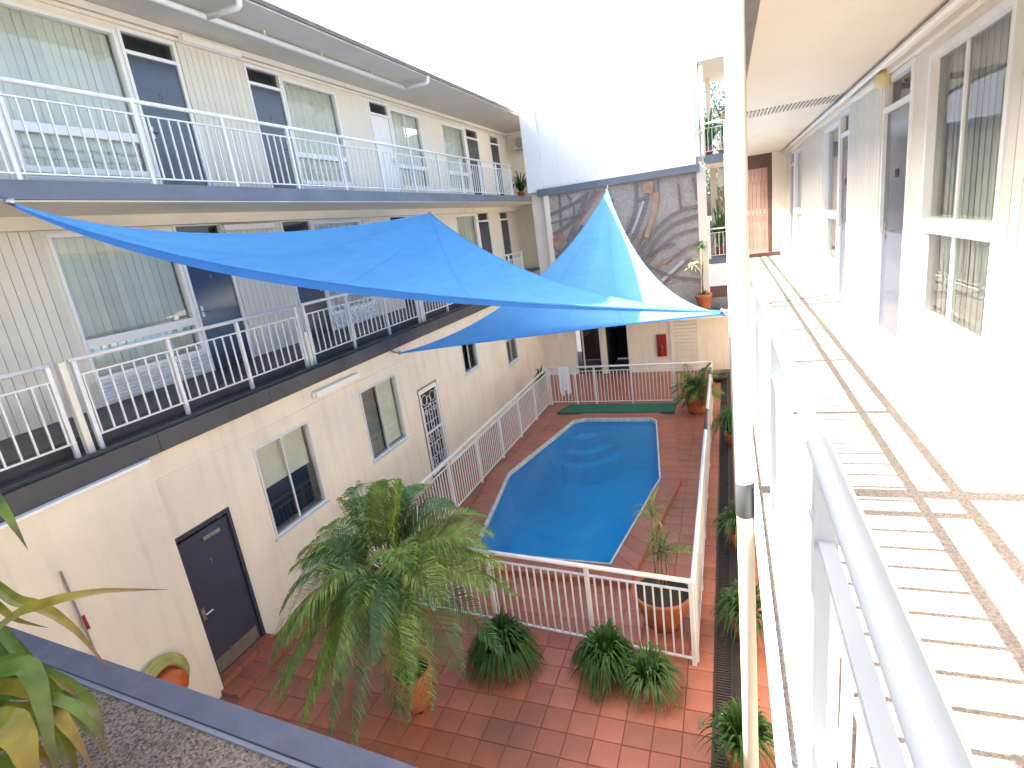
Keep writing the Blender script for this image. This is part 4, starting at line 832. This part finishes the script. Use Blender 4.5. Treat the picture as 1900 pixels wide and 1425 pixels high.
for (az, el, L_, dr_, m, nl, ll) in (
 (178, 62, 1.05, 0.25, 'palmY', 30, .22), (60, 70, 1.15, 0.25, 'palmY', 40, .32), (100, 74, 1.05, .3, 'palm', 40, .34), (140, 52, 1.15, .55, 'palmD', 44, .36), (165, 40, 1.25, .75, 'palm', 46, .34), (190, 30, 1.15, .85, 'palm', 46, .34),
 (205, 46, 1.1, .8, 'palmD', 46, .36), (228, 28, 1.15, 1.1, 'palm', 46, .36), (250, 38, 1.2, 1.15, 'palm', 50, .36), (272, 30, 1.15, 1.2, 'palm', 50, .36), (262, 8, 1.1, 1.2, 'palm', 46, .34), (290, 36, 1.2, 1.1, 'palmD', 50, .36), (312, 26, 1.15, 1.1, 'palm', 50, .36), (335, 40, 1.2, .95, 'palm', 48, .36),
 (355, 30, 1.2, .9, 'palm', 48, .36), (15, 42, 1.25, .8, 'palm', 48, .36), (35, 52, 1.25, .65, 'palmD', 46, .36), (48, 34, 1.3, .8, 'palm', 46, .34), (80, 48, 1.25, .6, 'palm', 46, .34), (120, 40, 1.15, .7, 'palmD', 44, .34), (325, 56, 1.1, .8, 'palm', 46, .34), (215, 10, 1.05, 1.2, 'palm', 44, .32), (300, 4, 1.0, 1.2, 'palmD', 44, .32), (20, 12, 1.05, 1.0, 'palm', 44, .34), (345, 8, 1.0, 1.2, 'palmD', 44, .32), (236, -8, 1.15, .9, 'palm', 40, .26), (258, 48, 1.3, 1.7, 'palm', 50, .36), (285, 42, 1.35, 1.8, 'palmD', 50, .36), (240, 40, 1.25, 1.6, 'palm', 50, .36), (310, 44, 1.3, 1.6, 'palm', 50, .36), (200, 34, 1.2, 1.3, 'palmD', 48, .36), (172, 22, 1.2, .9, 'palmD', 48, .36), (5, 50, 1.3, 1.0, 'palm', 48, .36), (222, 40, 1.25, 1.5, 'palmD', 50, .36), (248, 52, 1.35, 1.6, 'palm', 50, .36), (272, 46, 1.3, 1.75, 'palmD', 50, .36), (298, 50, 1.3, 1.7, 'palm', 50, .36), (330, 30, 1.2, 1.3, 'palmD', 48, .36), (150, 66, 1.2, .4, 'palmD', 46, .36), (75, 60, 1.25, .5, 'palmD', 46, .36), (110, 62, 1.2, .45, 'palm', 46, .36), (188, 44, 1.25, .9, 'palm', 48, .36), (30, 38, 1.3, .8, 'palm', 48, .36), (262, 50, 1.3, 1.55, 'palmY', 50, .34), (150, 72, 1.2, .2, 'palmY', 30, .24), (40, 72, 1.25, .3, 'palmY', 44, .32), (15, 30, 1.25, 1.0, 'palmY', 46, .34)):
    a = R_deg(az + rg.uniform(-5, 5)); frond(pp_, 'frond', top + V(.08 * math.cos(a), .08 * math.sin(a), rg.uniform(-.06, .06)), a, R_deg(el + (9 if dr_ < 1.5 else 0)), L_ * (1.2 if m == 'palmY' else 1.30) * rg.uniform(.94, 1.05), dr_ * 1.08, M[m], int(nl * 1.25), ll * 1.15, rng=rg, spread=0.55 if m == 'palmY' and el > 60 else 1.0)
def strap_plant(name, label, pos, R0, H, n, m='strap', group=None, pot=True, seed=1, wd=0.042, cat='plant', potm='terra', pr=0.15):
    rng = random.Random(seed); P = V(pos); t = thing(name, label, cat, P, group)
    z0 = 0.0
    if pot:
        obj('pot', MB().lathe(P, [(pr * .75, 0), (pr, 0.2), (pr * 1.08, 0.24), (pr * 1.08, 0.27), (pr * .9, 0.27), (pr * .9, 0.24)], 18), M[potm], t, True); z0 = 0.22
    elif cat == 'plant': z0 = 0.03
    b = MB()
    for k in range(n):
        a = rng.uniform(0, 6.283); q = rng.random() ** 0.6; r = R0 * (0.25 + 0.8 * q); hh = H * rng.uniform(.65, 1.1)
        o = P + V(.05 * math.cos(a), .05 * math.sin(a), z0); hd = V(math.cos(a), math.sin(a), 0); tw_ = V(-hd.y, hd.x, 0) * rng.uniform(-.12, .12)
        blade(b, o, o + hd * (r * 0.42) + V(0, 0, hh * (1.25 - .3 * q)), o + hd * r + tw_ + V(0, 0, hh * (1.0 - 1.15 * q) + 0.02), wd * rng.uniform(.8, 1.2), 6)
    obj('leaves', b, M[m], t, kind='stuff'); return t
gp_ = 'clumps of strap leaves by the near fence'
strap_plant('strap_leaf_plant', 'round dark green strap leaf clump between the big palm and the near pool fence', (-2.85, 5.42, GZ), 0.52, 0.66, 420, seed=2, group=gp_, pot=False)
strap_plant('strap_leaf_plant', 'glossy strap leaf clump at the near fence, in front of the large bowl pot', (-1.52, 5.50, GZ), 0.46, 0.66, 300, seed=3, group=gp_, pot=False)
strap_plant('strap_leaf_plant', 'lighter spidery leaf clump near the fence corner post', (-0.98, 5.38, GZ), 0.42, 0.52, 240, 'strapP', seed=4, group=gp_, wd=0.026, pot=False)
gr_ = 'potted plants in the row beside the drain'
for k, (x, y, lab, s) in enumerate(((0.02, 4.55, 'strap leaf plant lowest in the picture, beside the drain and cream post', 1.0), (0.10, 6.45, 'potted strap leaf plant beside the drain level with the near fence corner', 1.1), (0.06, 8.6, 'potted strap leaf plant beside the drain level with the middle of the pool', 1.0), (0.0, 12.9, 'tall grassy plant at the far end of the drain row', 1.35))):
    strap_plant('drain_plant', lab, (x, y, GZ), 0.42 * s, 0.60 * s, 150, 'strap' if k != 2 else 'strapP', gr_, True, 20 + k, 0.032)
# wide bowl pot with thin stemmed plant
BP = V(-0.93, 6.55, GZ); bp_ = thing('bowl_pot_plant', 'wide terracotta bowl pot with a thin spiky plant, just inside the near fence', 'potted plant', BP)
obj('pot', MB().lathe(BP, [(0.22, 0), (0.30, 0.2), (0.385, 0.46), (0.40, 0.52), (0.37, 0.53), (0.355, 0.46)], 28), M['terra'], bp_, True); obj('soil', MB().lathe(BP, [(0.362, 0.46), (0.362, 0.49)], 24), M['soil'], bp_)
sm2 = MB()
for k, (dx, dy, h) in enumerate(((-.06, .05, 1.15), (.05, .02, 0.75), (0.0, .12, .7), (-.02, -.04, 0.62))): sm2.tube([BP + V(dx, dy, .44), BP + V(dx * 1.5, dy + .03, .44 + h * .5), BP + V(dx * 1.2, dy + .08, .44 + h)], [.013, .011, .008], 6)
obj('stem', sm2, M['trunk'], bp_, True)
rg = random.Random(9)
for (dx, dy, h, n, r) in ((-.07, .13, 1.6, 34, .30), (-.05, .1, 1.25, 18, .22), (.06, .06, 1.15, 30, .30), (-.02, .02, 1.03, 28, .26)):
    lb = MB()
    for k in range(n):
        a = rg.uniform(0, 6.28); e = rg.uniform(-.5, .9); o = BP + V(dx, dy, h + rg.uniform(-.08, .05)); hd = V(math.cos(a), math.sin(a), 0); q = r * rg.uniform(.7, 1.2)
        blade(lb, o, o + hd * q * .5 + V(0, 0, q * (e + .5)), o + hd * q + V(0, 0, q * (e - .25)), 0.017, 5)
    obj('leaf_tuft', lb, M['strapP' if h < 1.2 else 'palm'], bp_)
frond(bp_, 'frond', BP + V(.06, .06, 1.1), R_deg(-10), R_deg(25), .5, .6, M['palm'], 26, .15, rs=.005, rng=rg)
# far right big pot with shrub
FP = V(-0.86, 15.15, GZ); fp_ = thing('potted_shrub', 'bushy green plant in a large terracotta pot at the far right corner of the pool', 'potted plant', FP)
obj('pot', MB().lathe(FP, [(0.22, 0), (0.25, 0.05), (0.33, 0.52), (0.36, 0.55), (0.36, 0.63), (0.31, 0.63), (0.30, 0.55)], 24), M['terra'], fp_, True); obj('soil', MB().lathe(FP, [(0.305, 0.53), (0.305, 0.57)], 20), M['soil'], fp_)
rg = random.Random(4)
for (az, el, L_, dr_) in ((0, 70, 1.3, .35), (25, 42, 1.25, .4), (80, 50, .95, .6), (130, 55, 1.0, .6), (160, 30, .9, .7), (190, 52, 1.0, .7), (215, 20, .8, .8), (250, 48, .95, .8), (285, 30, .9, .9), (315, 50, 1.0, .7), (340, 28, .9, .8), (265, 75, .8, .5), (200, 5, .7, .7), (300, 5, .7, .7), (350, 0, .7, .7), (240, 0, .7, .8), (270, 60, 1.2, .6), (230, 66, 1.15, .5), (310, 68, 1.2, .5), (180, 64, 1.1, .5), (140, 72, 1.2, .4), (40, 66, 1.1, .5), (350, 58, 1.1, .7), (290, 48, 1.1, .9), (212, 42, 1.05, .9), (255, 34, 1.0, 1.0), (325, 38, 1.0, 1.0), (275, 20, .85, 1.0), (225, 18, .8, 1.0)):
    frond(fp_, 'frond', FP + V(0, 0, .6), R_deg(az + rg.uniform(-8, 8)), R_deg(el), L_ * .95, dr_, M['bush' if rg.random() < .65 else 'palm'], 30, .30, rs=.010, rng=rg)
# plant on the mural ledge
LP = V(-0.72, 19.04, -3.27); lp_ = thing('ledge_plant', 'thin pale leaved plant in an orange pot on the ledge under the mural', 'potted plant', LP)
obj('pot', MB().lathe(LP, [(0.15, 0.03), (0.17, 0.05), (0.24, 0.42), (0.27, 0.44), (0.27, 0.52), (0.23, 0.52), (0.22, 0.45)], 22), M['terra'], lp_, True); obj('pot_foot', MB().lathe(LP, [(0.08, 0), (0.08, 0.04)], 10), M['black'], lp_)
obj('soil', MB().lathe(LP, [(0.22, 0.44), (0.22, 0.46)], 16), M['soil'], lp_)
obj('stem', MB().tube([LP + V(0, 0, .45), LP + V(-.02, 0, 1.0), LP + V(.02, 0, 1.5), LP + V(.0, 0, 2.0)], [.03, .025, .02, .01], 7), M['trunk'], lp_, True)
rg = random.Random(14); pale = leaf_mat('pale_leaf', (0.42, 0.42, 0.22), (0.50, 0.50, 0.30), None, .2)
for nm, o, n, r, m in (('leaf_tuft', LP + V(-.28, 0, 1.42), 40, .40, pale), ('leaf_tuft', LP + V(.0, 0, 2.0), 30, .26, M['bush']), ('leaf_tuft', LP + V(0, 0, .5), 26, .22, M['bush'])):
    lb = MB()
    for k in range(n):
        a = rg.uniform(0, 6.28); hd = V(math.cos(a), math.sin(a), 0); q = r * rg.uniform(.5, 1.1); e = rg.uniform(-.3, .8)
        blade(lb, o, o + hd * q * .5 + V(0, 0, q * (e + .3)), o + hd * q + V(0, 0, q * (e - .3)), 0.05, 4)
    obj(nm, lb, m, lp_)
gb_ = 'plants standing on the far balconies'
strap_plant('balcony_plant', 'spiky green plant at the far end of the upper left balcony', (-7.5, 22.0, ZU), 0.75, 0.85, 46, 'bush', gb_, True, 31, .05)
strap_plant('balcony_plant', 'leafy plant hanging over the upper balcony railing right of the white block', (-0.42, 19.62, 1.46), 0.75, 1.15, 70, 'strapP', gb_, True, 32, .06)
strap_plant('balcony_plant', 'yellow green potted shrub on the lower balcony right of the mural', (-0.18, 20.6, -1.69), 0.55, 1.5, 80, 'strapP', gb_, True, 33, .06)
strap_plant('balcony_plant', 'small dark leaved pot plant behind the far pool fence by the left wall', (-5.75, 16.6, GZ), 0.3, 0.95, 50, 'bush', gb_, True, 34, .05)
# tree beyond the balcony
TB = V(0.0, 34, GZ); tr = thing('tree', 'blue green tree showing through the upper balcony opening', 'tree', TB)
obj('trunk', MB().tube([TB, TB + V(.1, 0, 4), TB + V(-.2, 0, 7.5), TB + V(0, 0, 10)], [.28, .22, .14, .05], 9), M['trunk'], tr, True)
rg = random.Random(21); lb = MB(); limb = MB(); clumps = []
for k in range(26):
    a = rg.uniform(0, 6.28); zz = rg.uniform(6.0, 11.4); r = rg.uniform(.3, 1.9); c = TB + V(r * math.cos(a), r * math.sin(a), zz); clumps.append(c); limb.tube([TB + V(0, 0, min(9.5, zz - 1.2)), c], [.06, .02], 5)
for c in clumps:
    for k in range(170):
        p = c + V(rg.gauss(0, .33), rg.gauss(0, .33), rg.gauss(0, .26)); a = V(rg.gauss(0, 1), rg.gauss(0, 1), rg.gauss(0, 1)).normalized(); s = a.orthogonal().normalized(); lb.quad(p, p + a * .09 + s * .04, p + a * .2, p + a * .09 - s * .04)
obj('limbs', limb, M['trunk'], tr, True); obj('crown', lb, M['treeleaf'], tr)
# ------------------------------------------------------------------ broad leaved plant at bottom left, each leaf a part
NP = V(-2.62, 0.62, -1.5); npl = thing('broad_leaf_plant', 'broad strap leaved plant with yellowing tips at the bottom left corner', 'plant', NP)
obj('pot', MB().lathe(NP + V(-.12, -.12, 0), [(0.14, 0), (0.17, 0.12), (0.18, 0.14), (0.15, 0.14)], 18), M['terra'], npl, True)
def leaf(pts, wd, m, brown=False):
    P = [at_d(u, v, d) for u, v, d in pts]; b = MB()
    q = []
    for i in range(len(P) - 1):
        p0, p1, p2, p3 = P[max(i - 1, 0)], P[i], P[i + 1], P[min(i + 2, len(P) - 1)]
        for t in (0, .2, .4, .6, .8): q.append(0.5 * ((2 * p1) + (p2 - p0) * t + (2 * p0 - 5 * p1 + 4 * p2 - p3) * t * t + (3 * p1 - p0 - 3 * p2 + p3) * t ** 3))
    q.append(P[-1]); n = len(q) - 1; L_ = []
    for i, p in enumerate(q):
        t = i / n; d = (q[min(i + 1, n)] - q[max(i - 1, 0)]).normalized(); fw = (-p).normalized() * .6 + V(.0, 0, .8); s = d.cross(fw).normalized(); u = s.cross(d); k = wd * 0.47 * max(.03, (0.6 + 0.4 * math.sin(math.pi * min(1, t * 1.1))) * (1 - t ** 2.6))
        wv = 0.05 * math.sin(i * 1.7 + wd * 90); L_.append((p + s * k * (1 + wv) + u * k * .35, p, p - s * k * (1 - wv) + u * k * .35, t))
    for a in L_: b.v += [V(a[0]), V(a[1]), V(a[2])]
    for i in range(len(L_) - 1):
        k = 3 * i; t0, t1 = L_[i][3], L_[i + 1][3]
        for q in (0, 1): b.f.append((k + q, k + q + 3, k + q + 4, k + q + 1)); b.uv.append([(0, t0), (0, t1), (0, t1), (0, t0)])
    obj('leaf', b, M[m], npl, True)
leaf([(-60, 1230, 2.55), (20, 1150, 2.35), (90, 1120, 2.25), (190, 1098, 2.2), (312, 1094, 2.15)], .050, 'coryY')
leaf([(-60, 1150, 2.6), (10, 1230, 2.45), (60, 1260, 2.4), (120, 1360, 2.3), (150, 1470, 2.25)], .085, 'cory')
leaf([(-50, 1180, 2.6), (40, 1240, 2.4), (120, 1280, 2.3), (175, 1320, 2.2), (192, 1372, 2.15)], .075, 'cory')
leaf([(-60, 1260, 2.5), (30, 1225, 2.35), (80, 1270, 2.3), (140, 1330, 2.2), (195, 1400, 2.1)], .052, 'cory')
leaf([(-50, 1300, 2.45), (20, 1320, 2.3), (95, 1320, 2.2), (140, 1370, 2.15), (178, 1440, 2.1)], .055, 'coryY')
leaf([(-60, 1240, 2.45), (0, 1245, 2.3), (50, 1240, 2.25), (75, 1290, 2.2), (95, 1390, 2.12), (118, 1470, 2.1)], .068, 'cory')
leaf([(-70, 1350, 2.4), (-10, 1345, 2.2), (30, 1360, 2.15), (55, 1420, 2.1), (70, 1490, 2.1)], .10, 'coryY')
leaf([(-50, 1050, 2.7), (20, 1110, 2.5), (80, 1130, 2.4), (140, 1170, 2.3), (205, 1245, 2.2)], .045, 'coryY')
leaf([(-50, 860, 2.6), (0, 935, 2.5), (25, 975, 2.45), (52, 1020, 2.4)], .035, 'cory')
leaf([(-60, 1290, 2.5), (0, 1275, 2.3), (60, 1290, 2.25), (100, 1330, 2.2)], .055, 'coryY')
leaf([(-70, 1410, 2.4), (0, 1380, 2.2), (60, 1390, 2.15), (110, 1440, 2.1)], .06, 'coryY')
leaf([(-60, 1200, 2.7), (0, 1190, 2.6), (40, 1215, 2.5), (70, 1260, 2.45), (90, 1320, 2.4)], .05, 'cory')

leaf([(-50, 1130, 2.6), (10, 1180, 2.5), (45, 1240, 2.4), (60, 1320, 2.35)], .04, 'cory')
leaf([(-60, 1330, 2.4), (20, 1290, 2.3), (110, 1300, 2.2), (170, 1345, 2.15), (215, 1420, 2.1)], .040, 'cory')
leaf([(-60, 1270, 2.5), (40, 1255, 2.35), (110, 1270, 2.3), (150, 1300, 2.25)], .035, 'coryY')
leaf([(-60, 1370, 2.35), (40, 1345, 2.2), (100, 1370, 2.15), (130, 1450, 2.1)], .045, 'cory')
leaf([(-60, 1090, 2.65), (-10, 1120, 2.6), (30, 1150, 2.5), (90, 1165, 2.4)], .03, 'coryY')
leaf([(-60, 1440, 2.3), (0, 1420, 2.2), (40, 1430, 2.15), (80, 1480, 2.1)], .06, 'cory')
